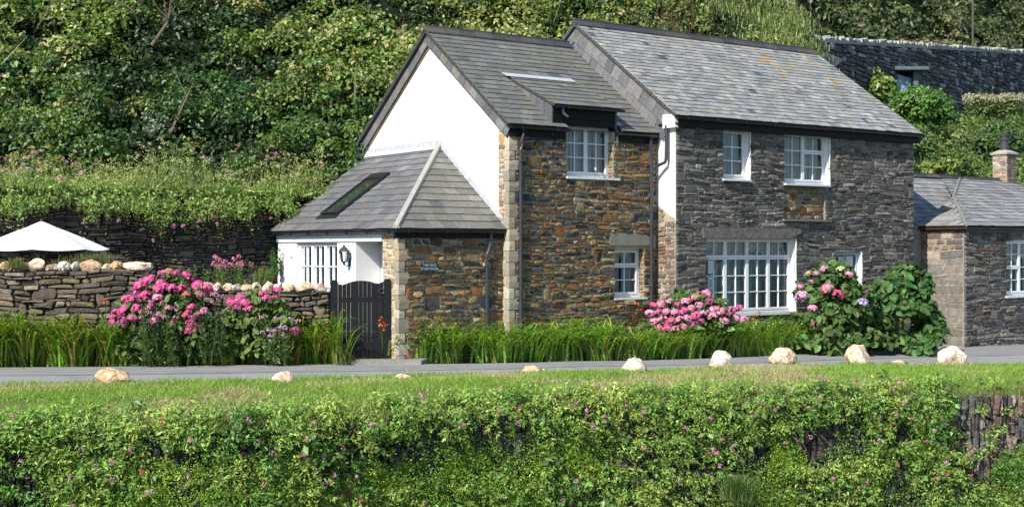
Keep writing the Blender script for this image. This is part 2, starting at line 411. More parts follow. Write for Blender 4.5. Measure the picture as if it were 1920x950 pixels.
def slates(mb, o, a, b, rows, L, aL, aR, wd, pal, holes=(), thick=.012, lift=.02, jit=.004, dv=.14, patch=None):
    """courses of slates up a roof plane: o at the eave, a along it, b up the slope"""
    nrm = a.cross(b).normalized()
    if nrm.z < 0: nrm = -nrm
    st = L / rows
    for i in range(rows):
        b0 = i * st - (.03 if i == 0 else .0); b1 = min(L, (i + 1) * st + .03)
        lo = min(aL(b0), aL(b1)); hi = max(aR(b0), aR(b1))
        x = lo - R.uniform(0, wd)
        while x < hi:
            w = wd * R.uniform(.7, 1.3); x0, x1 = x + .002, x + w - .002; x += w
            xs = (max(x0, aL(b0)), min(x1, aR(b0)), min(x1, aR(b1)), max(x0, aL(b1)))
            if xs[1] - xs[0] < .004 and xs[2] - xs[3] < .004: continue
            mid = (x0 + x1) / 2; skip = False; q0, q1 = xs[0], xs[1]
            for (h0, h1, v0, v1) in holes:
                if v0 < b0 + st * .5 < v1:
                    if h0 <= x0 and x1 <= h1: skip = True
                    elif x0 < h0 < x1: xs = (xs[0], min(xs[1], h0), min(xs[2], h0), xs[3])
                    elif x0 < h1 < x1: xs = (max(xs[0], h1), xs[1], xs[2], max(xs[3], h1))
            if skip: continue
            xs = (xs[0], max(xs[0], xs[1]), max(xs[3], xs[2]), xs[3])
            jb = R.uniform(-jit, jit) * 2; l0 = lift + R.uniform(-.3, .5) * jit * 1.2; l1 = .003
            pt = lambda s, t, h: o + a * s + b * t + nrm * h
            c = pick(pal, dv); g_ = sum(c) / 3; c = tuple(x * .6 + y * .4 for x, y in zip(c, pick(pal, 0))) if R.random() < .5 else c
            if patch: c = patch(c, mid, b0)
            mb.hexa([pt(xs[0], b0 + jb, l0 - thick), pt(xs[1], b0 + jb, l0 - thick), pt(xs[2], b1, l1 - thick), pt(xs[3], b1, l1 - thick),
                     pt(xs[0], b0 + jb, l0), pt(xs[1], b0 + jb, l0), pt(xs[2], b1, l1), pt(xs[3], b1, l1)], c)
EXPOSURE = .65
# ================================================================== THE COTTAGE
GZ = -2.45
house = empty('stone_cottage', (FC.o.x, FC.o.y, -2.13))
tag(house, 'two storey slate roofed stone cottage with white rendered gable and lean-to porch', 'house')
BROWN = [(.19, .115, .05), (.12, .075, .045), (.25, .155, .07), (.06, .052, .05), (.16, .13, .08), (.22, .10, .045), (.29, .23, .13), (.07, .07, .075), (.22, .165, .08), (.17, .10, .05)]
DARK = [(.105, .10, .094), (.15, .142, .13), (.08, .078, .078), (.175, .16, .14), (.13, .115, .098), (.21, .195, .172), (.07, .067, .067), (.18, .15, .118)]
DRY = [(.12, .098, .078), (.155, .125, .09), (.08, .07, .064), (.18, .14, .085), (.14, .10, .085), (.18, .16, .13)]
MORT = (.36, .33, .27); MORT_D = (.26, .245, .22)
GRAN = [(.42, .37, .28), (.34, .30, .22), (.48, .43, .34), (.38, .32, .22), (.30, .27, .21)]

# --- windows -----------------------------------------------------------------
def op_from(F, l, r, t, b, rec):
    """opening from where its near edge, far frame edge, head and sill show"""
    ym = (t + b) / 2
    return [F.hit(l, ym)[0], F.hit(r, ym, -rec)[0], F.hit((l + r) / 2, b, -rec)[1], F.hit((l + r) / 2, t, -rec)[1], rec]
def window(F, op, cols, name='window', sill=None, sill_out=.07, label=None, mat='white_paint', curtain=(.12, .0, 1.0), fw=.045, st=.036, bar=.02, dep=.06):
    """cols: list of (relative width, [(relative height, rows, columns)...from the top]) casements side by side"""
    s0, s1, z0, z1, rec = op
    fr = MB(); gl = MB()
    d0, d1 = -rec - .02, -rec + .05
    for a, b, c, d in ((s0, s0 + fw, z0, z1), (s1 - fw, s1, z0, z1), (s0 + fw, s1 - fw, z1 - fw, z1), (s0 + fw, s1 - fw, z0, z0 + fw * 1.3)):
        fbox(fr, F, a, b, c, d, d0, d1)
    tw = sum(c[0] for c in cols); x = s0 + fw; iw = (s1 - s0 - 2 * fw)
    for cw, lights in cols:
        w = iw * cw / tw; th = sum(l[0] for l in lights); y = z1 - fw; ih = z1 - z0 - 2.3 * fw
        for lh, nr, nc in lights:
            h = ih * lh / th
            a, b, c, d = x + .004, x + w - .004, y - h + .004, y - .004
            e0, e1 = -rec, -rec + dep - .002
            for p in ((a, a + st, c, d), (b - st, b, c, d), (a + st, b - st, d - st, d), (a + st, b - st, c, c + st * 1.35)): fbox(fr, F, *p, e0, e1)
            ia, ib, ic, id_ = a + st, b - st, c + st * 1.35, d - st
            for k in range(1, nc):
                m = ia + (ib - ia) * k / nc; fbox(fr, F, m - bar / 2, m + bar / 2, ic, id_, e0 + .006, e1 - .012)
            for k in range(1, nr):
                m = ic + (id_ - ic) * k / nr; fbox(fr, F, ia, ib, m - bar / 2, m + bar / 2, e0 + .008, e1 - .014)
            g = -rec + .018
            gl.quad(F.pt(ia - .01, ic - .01, g), F.pt(ib + .01, ic - .01, g), F.pt(ib + .01, id_ + .01, g), F.pt(ia - .01, id_ + .01, g))
            y -= h
        x += w
    o = fr.build(name, mat, house)
    if label: o['label'] = label
    gl.build('glass', 'window_glass', o)
    if sill:
        sb = MB(); a, b, t = sill; fbox(sb, F, a, b, z0 - t, z0 - .004, -rec - .02, sill_out); sb.build('sill', 'sill_paint', o)
    if curtain:
        cb = MB(); off, _, _ = curtain; n = 60
        for i in range(n):
            u0, u1 = s0 + (s1 - s0) * i / n, s0 + (s1 - s0) * (i + 1) / n
            ph = u0 * 62; k0, k1 = .012 * math.sin(ph), .012 * math.sin(u1 * 62)
            fgap = abs(((u0 - s0) / (s1 - s0) * len(cols)) % 1 - .5)
            if fgap < .018: continue
            cb.quad(F.pt(u0, z0, -rec - off + k0), F.pt(u1, z0, -rec - off + k1), F.pt(u1, z1, -rec - off + k1), F.pt(u0, z1, -rec - off + k0))
        cb.build('curtain', 'curtain', o)
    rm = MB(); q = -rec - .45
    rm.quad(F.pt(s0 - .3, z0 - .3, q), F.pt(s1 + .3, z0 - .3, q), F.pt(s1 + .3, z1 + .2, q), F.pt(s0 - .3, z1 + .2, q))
    rm.build('dark_room_panel', 'dark_room', o)  # near-black panel behind the glass, the unlit room's darkness put into its colour
    return o

# --- left block ----------------------------------------------------------------
SL = 3.82; ZE, DE, ZRIDGE = 2.45, .13, 4.70; DR = -2.99
kL = (ZRIDGE - ZE) / (DE - DR)
def zroofL(d): return ZE + (DE - d) * kL
opDorm = op_from(FC, 1062, 1138, 236, 333, .2); opLow = op_from(FC, 1152, 1195, 466, 557, .2)
dormS0, dormS1 = opDorm[0] - .05, opDorm[1] + .12
opDorm[3] = ZE + .1
body = MB()
ZT = ZE - .03
wallgrid(body, FC, .0, SL, GZ, ZT, [[opDorm[0], opDorm[1], opDorm[2], ZT, .2], opLow[:4] + [.2]], MORT)
rubble(body, FC, .15, SL - .01, -2.2, ZT - .16, [opDorm[:4], opLow[:4], [opLow[0] - .12, opLow[1] + .35, opLow[3] + .012, opLow[3] + .27]], BROWN, ws=(.09, .36), hs=(.042, .11), dep=(.014, .048), amp=.018, big=.09, gap=.016, jit=.018)
body.build('front_wall', 'stone', house)
# reveal stones of the two openings (their right jambs face the sun)
for o in (opDorm, opLow):
    jm = MB(); J = Frame((FC.pt(o[1], 0).x, FC.pt(o[1], 0).y), -W, -U)
    rubble(jm, J, .0, .2, o[2], min(o[3], ZT - .2), [], BROWN, ws=(.1, .19), hs=(.05, .1), dep=(.004, .012), amp=0)
    jm.build('window_jamb', 'stone', house)
# gable wall, rendered white
gb = MB()
tb = 5.98
gb.poly([FG.pt(0, GZ), FG.pt(tb, GZ), FG.pt(tb, zroofL(0) - .06 + .0), FG.pt(-DR, ZRIDGE - .05), FG.pt(0, zroofL(0) - .05)])
gb.build('gable_wall', 'white_render', house)
back = MB()
B0 = Frame((FG.pt(tb, 0).x, FG.pt(tb, 0).y), U, -W)
back.quad(B0.pt(0, GZ), B0.pt(SL, GZ), B0.pt(SL, zroofL(0) - .06), B0.pt(0, zroofL(0) - .06), MORT)
back.build('rear_wall', 'stone', house)
# quoins: brown rubble strip on the gable edge and pale granite blocks round the corner
qs = MB(); rubble(qs, FG, .14, .37, -2.2, zroofL(-.25) - .12, [], [(.30, .2, .11), (.38, .29, .18), (.25, .15, .09), (.42, .36, .27), (.2, .18, .17)], ws=(.09, .24), hs=(.055, .11), dep=(.008, .02), amp=.006)
fbox(qs, FG, .13, .38, GZ, zroofL(-.25) - .1, -.01, .003, (.5, .46, .38))
qs.build('gable_edge_stonework', 'stone', house)
def quoins(F1, F2, z0, z1, proud=.018):
    q = MB(); z = z0; k = 0
    while z < z1 - .1:
        h = min(R.uniform(.17, .27), z1 - z); long = k % 2
        a = .21 if long else .11; b = .11 if long else .17; p = proud + R.uniform(-.008, .01)
        c = pick(GRAN, .12)
        # L-shaped block: front face a along F1, side face b along F2
        o = lambda u, v, zz: F1.pt(u, zz, 0) + F2.n * 0 + F2.a * v
        z2 = z + h - .012
        pf = lambda u, v, zz: F1.o + F1.a * u + F2.a * v + Z * zz
        e = .012
        bot = [pf(-p, -p, z), pf(a, -p, z), pf(a, .06, z), pf(.05, .06, z), pf(.05, b, z), pf(-p, b, z)]
        jj = [(R.uniform(-.006, .006), R.uniform(-.006, .006)) for _ in bot]
        bot = [v + F1.a * x + F2.a * y for v, (x, y) in zip(bot, jj)]
        top = [v + Z * (h - .012) + F1.a * R.uniform(-.005, .005) for v in bot]
        mid = [v + Z * (h * .5) for v in bot]
        for i in (0, 1, 5): mid[i] = mid[i] + (F1.n if i in (0, 1) else F2.n) * R.uniform(.004, .014)
        n = 6
        q.add(bot + mid + top, [tuple(range(5, -1, -1)), tuple(range(12, 18))] + [(i, (i + 1) % n, n + (i + 1) % n, n + i) for i in range(n)] + [(n + i, n + (i + 1) % n, 2 * n + (i + 1) % n, 2 * n + i) for i in range(n)], c)
        z += h; k += 1
    return q
quoins(FC, FG, -2.25, ZE - .2).build('quoin', 'granite', house)
# granite lintel and stone sill of the small lower window
lt = MB(); s0 = FC.hit(1141, 448)[0]; s1 = FC.hit(1219, 448)[0]; za = FC.hit(1180, 460)[1]; zb = FC.hit(1180, 436)[1]
nseg = 10
for i in range(nseg):
    a, b = s0 + (s1 - s0) * i / nseg, s0 + (s1 - s0) * (i + 1) / nseg
    pr = [.036 + .003 * math.sin(i * 2.1), .036 + .003 * math.sin((i + 1) * 2.1)]
    zz = [zb + .01 * math.sin(i * 1.3), zb + .01 * math.sin((i + 1) * 1.3)]
    lt.hexa([FC.pt(a, za, -.02), FC.pt(b, za, -.02), FC.pt(b, za, pr[1]), FC.pt(a, za, pr[0]), FC.pt(a, zz[0], -.02), FC.pt(b, zz[1], -.02), FC.pt(b, zz[1], pr[1] - .01), FC.pt(a, zz[0], pr[0] - .01)], (.2, .185, .16))
lt.build('granite_lintel', 'granite', house)
wd = [(1, [(1, 3, 2)]), (1, [(1, 3, 2)])]
window(FC, opDorm[:3] + [FC.hit(1100, 236, -.2)[1], .2], wd, sill=(opDorm[0] - .01, FC.hit(1160, 338)[0], .05), sill_out=.06)
window(FC, opLow, [(1, [(.34, 1, 2), (.66, 2, 2)])], sill=(opLow[0] - .02, FC.hit(1212, 560)[0], .04), sill_out=.04)

# left main roof
SLATE_L = [(.128, .134, .115), (.15, .152, .128), (.115, .122, .115), (.138, .132, .112), (.112, .122, .13), (.155, .156, .13)]
cL = math.atan(kL); bL = (-W) * math.cos(cL) + Z * math.sin(cL); LL = (DE - DR) / math.cos(cL)
oL = FC.pt(0, ZE, DE)
dh = DE / math.cos(cL)
rf = MB(); rb = MB()
cut0, cut1 = dormS0 - .02, dormS1 + .02
# dormer extents
dzE = FC.hit(1100, 199, .2)[1]; dS0 = FC.hit(1040, 192, .2)[0]; dS1 = FC.hit(1167, 203, .2)[0]
ray = ray_pt(1035, 151, 1.0); n_roof = U.cross(bL).normalized()
pr = ray * (oL.dot(n_roof) / ray.dot(n_roof)); dT = (pr - FC.o).dot(W); zT = pr.z + .02; bT = (pr - oL).dot(bL)
def one_side(mb, f, col): pass
slates(rf, oL, U, bL, 20, LL, lambda b: -.12, lambda b: SL + .03, .27, SLATE_L, holes=[(cut0, cut1, -.1, .62)])
for a, b, v0, v1 in ((-.12, cut0, 0, LL), (cut1, SL + .02, 0, LL), (cut0, cut1, .62, LL)):
    p = lambda s, t, h: oL + U * s + bL * t + n_roof * h
    rb.hexa([p(a, v0, -.06), p(b, v0, -.06), p(b, v1, -.06), p(a, v1, -.06), p(a, v0, -.012), p(b, v0, -.012), p(b, v1, -.012), p(a, v1, -.012)], (.05, .05, .05))
bLb = W * math.cos(cL) + Z * math.sin(cL); oLb = FC.pt(0, ZE, 2 * DR - DE)
slates(rf, oLb, U, bLb, 20, LL, lambda b: -.12, lambda b: SL, .27, SLATE_L)
nb = bLb.cross(U).normalized(); nb = nb if nb.z > 0 else -nb
p = lambda s, t, h: oLb + U * s + bLb * t + nb * h
rb.hexa([p(-.12, 0, -.06), p(SL, 0, -.06), p(SL, LL, -.06), p(-.12, LL, -.06), p(-.12, 0, -.012), p(SL, 0, -.012), p(SL, LL, -.012), p(-.12, LL, -.012)], (.05, .05, .05))
roofL = rf.build('roof', 'slate', house)
roofL['label'] = 'lower olive grey slate roof with a dormer'
rb.build('roof_boarding', 'slate', roofL)
def ridge_tiles(o, a, length, hw, drop, parent, seg=.42):
    m = MB(); x = 0; perp = a.cross(Z).normalized()
    while x < length:
        w = min(seg, length - x); dz = R.uniform(-.008, .008); c = pick([(.05, .05, .058), (.06, .055, .055), (.045, .048, .06), (.075, .07, .06)], .15)
        P0 = lambda s, q, zz: o + a * (x + s) + perp * q + Z * (zz + dz)
        prof = [(-hw, -drop - .02), (-hw, -drop), (-.035, .0), (-.03, .045), (.03, .045), (.035, 0), (hw, -drop), (hw, -drop - .02), (0, -.035)]
        e0 = [P0(.004, q, zz) for q, zz in prof]; e1 = [P0(w - .004, q, zz) for q, zz in prof]; n = len(prof)
        m.add(e0 + e1, [tuple(range(n)), tuple(range(2 * n - 1, n - 1, -1))] + [(i, n + i, n + (i + 1) % n, (i + 1) % n) for i in range(n)], c)
        x += w
    return m.build('ridge_tiles', 'slate', parent)
ridge_tiles(FC.pt(-.14, ZRIDGE + .045, DR), U, SL + .12, .17, .17 * kL, roofL)
# verge: slates hung along the gable edge, and black barge line
SLATE_V = [(.13, .13, .14), (.16, .155, .155), (.115, .12, .13), (.18, .17, .16)]
vg = MB()
def hung(mb, F, p0, p1, width, d, pal, step=.3, rows=1, jit=.01):
    v = (p1 - p0); L = v.length; v = v / L; dn = F.n.cross(v); dn = dn if dn.z < 0 else -dn
    for r in range(rows):
        x = -R.uniform(0, step)
        while x < L:
            w = step * R.uniform(.75, 1.2); a, b = max(0, x + .004), min(L, x + w - .004); x += w
            if b - a < .02: continue
            h0, h1 = width * r / rows, width * (r + 1) / rows + (.03 if r < rows - 1 else 0); dd = d - r * .012 + R.uniform(-.004, .004)
            q = lambda s, t, e: p0 + v * s + dn * t + F.n * e
            jb = R.uniform(-jit, jit)
            mb.hexa([q(a, h1 + jb, dd), q(b, h1 + jb, dd), q(b, h0, dd - .012), q(a, h0, dd - .012), q(a, h1 + jb, dd + .014), q(b, h1 + jb, dd + .014), q(b, h0, dd + .002), q(a, h0, dd + .002)], pick(pal, .1))
e_f = FG.pt(-DE, ZE - .03); e_b = FG.pt(2 * -DR + DE, ZE - .03); apx = FG.pt(-DR, ZRIDGE - .02)
hung(vg, FG, apx, e_f, .26, .045, SLATE_V); hung(vg, FG, apx, e_b, .26, .045, SLATE_V)
vg.build('verge_slates', 'slate', roofL)
bg = MB()
for e in (e_f, e_b):
    v = (apx - e).normalized(); dn = FG.n.cross(v); dn = dn if dn.z < 0 else -dn
    q0 = [e + dn * .27, apx + dn * .27, apx + dn * .31, e + dn * .31]
    bg.prism(q0, FG.n * .02)
bg.build('barge_fillet', 'sawn_wood', roofL)
bk = MB()
v = (apx - e_b).normalized(); bk.prism([e_b + Z * .03, apx + Z * .03, apx + Z * .07, e_b + Z * .07], FG.n * .11); bk.build('barge_board', 'black_paint', roofL)
# fascia, gutters of the left block
for a, b in ((-.02, dormS0 - .0), (dormS1 + .0, SL - .02)):
    fa = MB(); fbox(fa, FC, a, b, ZE - .24, ZE - .045, .0, .05); fa.build('fascia_board', 'black_paint', house)
def gutter(F, a, b, z, d, mat='gutter_black', r=.055, parent=house):
    m = MB(); n = 7
    ring = lambda s: [F.pt(s, z + (-r * math.sin(math.pi * k / n)), d + r + r * math.cos(math.pi * k / n)) for k in range(n + 1)]
    A, B = ring(a), ring(b)
    m.add(A + B, [(i, i + 1, n + 2 + i, n + 1 + i) for i in range(n)] + [tuple(range(n + 1)), tuple(range(2 * n + 1, n, -1)), (0, n, 2 * n + 1, n + 1)])
    x = a + .25
    while x < b:
        fbox(m, F, x, x + .02, z - r * 1.05, z + .015, d + .0, d + 2 * r + .006); x += .85
    return m.build('gutter', mat, parent)
gutter(FC, -.05, dormS0 + .06, ZE - .045, .05); gutter(FC, dormS1 - .06, SL - .02, ZE - .045, .05)
gutter(Frame((FG.pt(0, 0).x, FG.pt(0, 0).y), U, -W), -.1, .1, ZE - .06, 2 * -DR + .02)
# back gutter hopper and pipe at the gable's far corner
hp = MB(); c0 = FG.pt(2 * -DR - .05, ZE - .08, .16)
hp.tube([c0, c0 + Z * -.25, c0 + Z * -.3 + U * .08, c0 + Z * -.8 + U * .08], .045); hp.build('downpipe', 'pipe_blue_black', house)

# dormer
dorm = MB()
kd = (zT - dzE) / (.2 - dT); cd = math.atan(kd); bd = (-W) * math.cos(cd) + Z * math.sin(cd); Ld = (.2 - dT) / math.cos(cd)
od = FC.pt(0, dzE, .2)
SLATE_D = [(.13, .14, .12), (.15, .15, .13), (.12, .13, .135), (.16, .155, .12)]
slates(dorm, od, U, bd, 7, Ld, lambda b: dS0, lambda b: dS1, .26, SLATE_D)
dorm_o = dorm.build('dormer_roof', 'slate', house)
db = MB(); nd = U.cross(bd).normalized()
p = lambda s, t, h: od + U * s + bd * t + nd * h
db.hexa([p(dS0, 0, -.05), p(dS1, 0, -.05), p(dS1, Ld, -.05), p(dS0, Ld, -.05), p(dS0, 0, -.012), p(dS1, 0, -.012), p(dS1, Ld, -.012), p(dS0, Ld, -.012)], (.05, .05, .05))
db.build('roof_boarding', 'slate', dorm_o)
lf = MB(); hm = .03
q = lambda s, t, h: od + U * s + bd * t + nd * h
lf.hexa([q(dS0 - .1, Ld - .16, .026), q(dS1 - .02, Ld - .16, .026), q(dS1 - .02, Ld + .06, .03), q(dS0 - .1, Ld + .06, .03), q(dS0 - .1, Ld - .16, .034), q(dS1 - .02, Ld - .16, .034), q(dS1 - .02, Ld + .06, .04), q(dS0 - .1, Ld + .06, .04)])
lf.build('lead_flashing', 'lead', dorm_o)
for s in (dS0 + .03, dS1 - .07):
    ck = MB()
    zdo = lambda d: dzE + (.2 - d) * kd - .05
    nn = 6
    for i in range(nn):
        da, dbb = .07 + (dT - .07) * i / nn, .07 + (dT - .07) * (i + 1) / nn
        g = .006
        pts = [FC.pt(s, zroofL(da - g) - .02, da - g), FC.pt(s, zroofL(dbb + g) - .02, dbb + g), FC.pt(s, max(zroofL(dbb + g) - .015, zdo(dbb + g)), dbb + g), FC.pt(s, max(zroofL(da - g) - .015, zdo(da - g)), da - g)]
        ck.prism(pts, U * .03, pick(SLATE_V, .1))
    ck.prism([FC.pt(s + .03, ZE - .2, .06), FC.pt(s + .03, ZE - .2, -.9), FC.pt(s + .03, zdo(-.9), -.9), FC.pt(s + .03, zdo(.06), .06)], U * .012, (.06, .06, .06))
    ck.build('dormer_cheek', 'slate', dorm_o)
fw = MB()
zft = FC.hit(1100, 236, -.1)[1]
fz = [zft - .02 + (dzE - .05 - zft + .02) * k / 3 for k in range(4)]
for k in range(3): fbox(fw, FC, dS0 + .07, dS1 - .09, fz[k] + .003, fz[k + 1] - .003, -.12, .05 + .006 * k)
fw.build('dormer_boarding', 'black_paint', dorm_o)
gutter(FC, dS0 + .06, dS1 + .05, dzE - .02, .13, parent=dorm_o)
sp = MB(); c0 = FC.pt(dS0 + .22, dzE - .06, .18); sp.tube([c0, c0 + Z * -.12 + W * .02, c0 + Z * -.2 + W * .1 + U * .06], .035, 8); sp.build('spout', 'gutter_black', dorm_o)
for a, b in ((dormS0 - .2, dormS0 + .03), (dormS1 - .05, dormS1 + .1)):
    lc = MB(); q = lambda s, t, h: oL + U * s + bL * t + n_roof * h
    lc.hexa([q(a, .14, .03), q(b, .14, .03), q(b, .26, .032), q(a, .26, .032), q(a, .14, .04), q(b, .14, .04), q(b, .26, .042), q(a, .26, .042)])
    lc.build('lead_flashing', 'lead', dorm_o)
# slate on the cheek of the opening right of the window, dark return left of it
rt = MB(); fbox(rt, FC, dormS1 - .06, dormS1 - .03, ZE - .32, ZE + .02, -.2, .06, (.17, .17, .17)); rt.build('eaves_return', 'slate', house)

# --- right block ---------------------------------------------------------------
SR = 7.68; ZE2, DE2, ZR2, DR2 = 2.79, .15, 5.18, -3.30
kR = (ZR2 - ZE2) / (DE2 - DR2)
def zroofR(d): return ZE2 + (DE2 - d) * kR
opW1 = op_from(FD, 1356, 1394, 244, 337, .18); opW2 = op_from(FD, 1471, 1543, 251, 346, .18)
opBig = op_from(FD, 1324, 1478.5, 447, 585, .2); opN = op_from(FD, 1567, 1605, 472, 560, .15)
sa, za0 = FD.hit(1470, 411); opP = [FD.hit(1470, 380)[0], FD.hit(1547, 380)[0], FD.hit(1508, 411)[1], opW2[2] - .05, .06]
ZT2 = ZE2 - .03
bd2 = MB()
opsR = [opW1, opW2, opBig, opN, opP]
wallgrid(bd2, FD, 0, SR, GZ - .1, ZT2, opsR, MORT_D)
lin = [FD.hit(1315, 436)[0], FD.hit(1490, 436)[0], opBig[3] + .0, opBig[3] + .26]
rubble(bd2, FD, .02, SR - .01, -2.4, ZT2 - .16, [o[:4] for o in opsR] + [lin], DARK, ws=(.1, .42), hs=(.035, .10), dep=(.008, .036), amp=.02, big=.06, gap=.012, jit=.018)
bd2.build('front_wall', 'dark_stone', house)['label'] = 'dark grey slate rubble front of the taller half'
# panel of brown stones under the wide window
pn = MB(); FPn = Frame((FD.pt(0, 0, -.06).x, FD.pt(0, 0, -.06).y), U, W)
pn.quad(FPn.pt(opP[0], opP[2], .002), FPn.pt(opP[1], opP[2], .002), FPn.pt(opP[1], opP[3], .002), FPn.pt(opP[0], opP[3], .002), (.3, .27, .23))
rubble(pn, FPn, opP[0] + .01, opP[1] - .01, opP[2], opP[3], [], BROWN, ws=(.1, .3), hs=(.06, .11), dep=(.01, .03), amp=.004, big=.15)
pn.build('blocked_panel', 'stone', house)
lg = MB(); fbox(lg, FD, FD.hit(1465, 413)[0], FD.hit(1553, 413)[0], opP[2] - .05, opP[2] - .004, -.06, .1, (.18, .17, .16)); lg.build('slate_ledge', 'granite', house)
# white plastered right reveals
for o in (opW1, opW2, opBig, opN):
    rv = MB(); n = 8; g = .03
    for i in range(n):
        za, zb = o[2] + (o[3] - o[2]) * i / n, o[2] + (o[3] - o[2]) * (i + 1) / n
        f = lambda zz: .018 + .006 * math.sin(zz * 7.3 + o[0])
        rv.hexa([FD.pt(o[1] - .012, za, -o[4] + .05), FD.pt(o[1] + .03, za, -o[4] + .05), FD.pt(o[1] + .03, za, f(za)), FD.pt(o[1] + .004, za, f(za)),
                 FD.pt(o[1] - .012, zb, -o[4] + .05), FD.pt(o[1] + .03, zb, -o[4] + .05), FD.pt(o[1] + .03, zb, f(zb)), FD.pt(o[1] + .004, zb, f(zb))])
    rv.build('window_reveal', 'white_render', house)
lb = MB(); s0, s1 = FD.hit(1316, 436)[0], FD.hit(1499, 436)[0]
for i in range(14):
    a, b = s0 + (s1 - s0) * i / 14, s0 + (s1 - s0) * (i + 1) / 14
    f = lambda x: .05 + .005 * math.sin(x * 2.1); g = lambda x: opBig[3] + .225 + .015 * math.sin(x * 3.7)
    e = lambda x: max(0, (x - s1 + .35)) * .35
    lb.hexa([FD.pt(a, opBig[3] + .004 + e(a), -.16), FD.pt(b, opBig[3] + .004 + e(b), -.16), FD.pt(b, opBig[3] + .004 + e(b), f(b)), FD.pt(a, opBig[3] + .004 + e(a), f(a)), FD.pt(a, g(a), -.16), FD.pt(b, g(b), -.16), FD.pt(b, g(b), f(b) - .01), FD.pt(a, g(a), f(a) - .01)], (.13, .12, .11))
lb.build('stone_lintel', 'dark_stone', house)
window(FD, opW1, [(1, [(1, 3, 2)])], sill=(FD.hit(1352, 340)[0], FD.hit(1404, 340)[0], .045), sill_out=.1)
window(FD, opW2, [(1, [(1, 3, 2)]), (1, [(.36, 1, 2), (.64, 2, 2)])], sill=(FD.hit(1468, 347)[0], FD.hit(1552, 347)[0], .045), sill_out=.1)
window(FD, opBig, [(1, [(.25, 1, 2), (.75, 3, 2)])] * 4, sill=(opBig[0] - .03, opBig[1] + .02, .06), sill_out=.06, fw=.035, label='wide four light white casement window')
wn = window(FD, opN, [(1, [(1, 2, 2)])], mat='notice_paint', fw=.03, curtain=None, label='small pale blue window with notices')
# white return wall with stone foot, slate-hung gable strip above the lower roof
rt = MB(); TR = .585; zs = .75
zsplit = lambda t: zs + .35 * (TR - t) / TR * .6
rt.poly([FR.pt(0, zs - .15), FR.pt(TR + .02, zs + .2), FR.pt(TR + .02, zroofR(-.585) - .06), FR.pt(0, zroofR(0) - .06)])
rt.build('return_wall', 'white_render', house)
r2 = MB(); r2.poly([FR.pt(0, GZ), FR.pt(TR, GZ), FR.pt(TR, zs + .2), FR.pt(0, zs - .15)], MORT)
rubble(r2, FR, .01, TR, -2.2, zs + .2, [], [(.24, .17, .12), (.16, .13, .11), (.3, .25, .2), (.2, .12, .08)], hs=(.06, .12), ws=(.1, .3), dep=(.008, .03), zmax=lambda s: zs - .15 + .35 * s / TR)
r2.build('return_wall_foot', 'stone', house)
g2 = MB(); t0 = TR; g2.poly([FR.pt(-.0, zroofR(0) - .08), FR.pt(2 * -DR2, zroofR(0) - .08), FR.pt(-DR2, ZR2 - .06)], (.14, .14, .145))
g2.quad(FR.pt(TR, zroofL(0) - .7), FR.pt(2 * -DR2, zroofL(0) - .7), FR.pt(2 * -DR2, zroofR(0)), FR.pt(TR, zroofR(0)), (.14, .14, .145))
g2.build('party_gable', 'slate', house)
sideb = MB()
SE = Frame((FD.pt(SR, 0).x, FD.pt(SR, 0).y), -W, U)
sideb.poly([SE.pt(0, GZ - .2), SE.pt(2 * -DR2, GZ - .2), SE.pt(2 * -DR2, zroofR(0) - .05), SE.pt(-DR2, ZR2 - .05), SE.pt(0, zroofR(0) - .05)], MORT_D)
rubble(sideb, SE, .02, 6.5, -2.4, zroofR(0) - .1, [], DARK, ws=(.15, .45), hs=(.06, .13), dep=(.015, .05), amp=.02)
sideb.build('end_wall', 'dark_stone', house)
BR = Frame((FD.pt(0, 0, 2 * DR2).x, FD.pt(0, 0, 2 * DR2).y), U, -W)
bw = MB(); bw.quad(BR.pt(0, GZ), BR.pt(SR, GZ), BR.pt(SR, zroofR(0) - .05), BR.pt(0, zroofR(0) - .05), MORT_D); bw.build('rear_wall', 'dark_stone', house)
# roof
SLATE_R = [(.25, .258, .245), (.29, .292, .275), (.225, .235, .228), (.31, .305, .28), (.205, .214, .22), (.265, .26, .235)]
cR = math.atan(kR); bR = (-W) * math.cos(cR) + Z * math.sin(cR); LR = (DE2 - DR2) / math.cos(cR); oR = FD.pt(0, ZE2, DE2)
rr = MB()
def patchR(c, s, b):
    if R.random() < .012: return (.08, .09, .13)
    if 4.6 < s < 7.6 and .5 * LR < b < .93 * LR and R.random() < .13: return (.36, .27, .12)
    return c
slates(rr, oR, U, bR, 25, LR, lambda b: -.12, lambda b: SR + .14, .2, SLATE_R, jit=.006, dv=.16, patch=patchR)
bRb = W * math.cos(cR) + Z * math.sin(cR); oRb = FD.pt(0, ZE2, 2 * DR2 - DE2)
slates(rr, oRb, U, bRb, 25, LR, lambda b: -.12, lambda b: SR + .14, .3, SLATE_R, jit=.006)
roofR = rr.build('roof', 'slate', house); roofR['label'] = 'higher silver grey slate roof'
rb = MB(); nR = U.cross(bR).normalized(); nR = nR if nR.z > 0 else -nR
for o_, b_, nn in ((oR, bR, nR), (oRb, bRb, None)):
    if nn is None: nn = b_.cross(U).normalized(); nn = nn if nn.z > 0 else -nn
    p = lambda s, t, h: o_ + U * s + b_ * t + nn * h
    rb.hexa([p(-.12, 0, -.07), p(SR + .14, 0, -.07), p(SR + .14, LR, -.07), p(-.12, LR, -.07), p(-.12, 0, -.012), p(SR + .14, 0, -.012), p(SR + .14, LR, -.012), p(-.12, LR, -.012)], (.06, .06, .06))
rb.build('roof_boarding', 'slate', roofR)
ridge_tiles(FD.pt(-.14, ZR2 + .045, DR2), U, SR + .28, .17, .17 * kR, roofR, seg=.38)
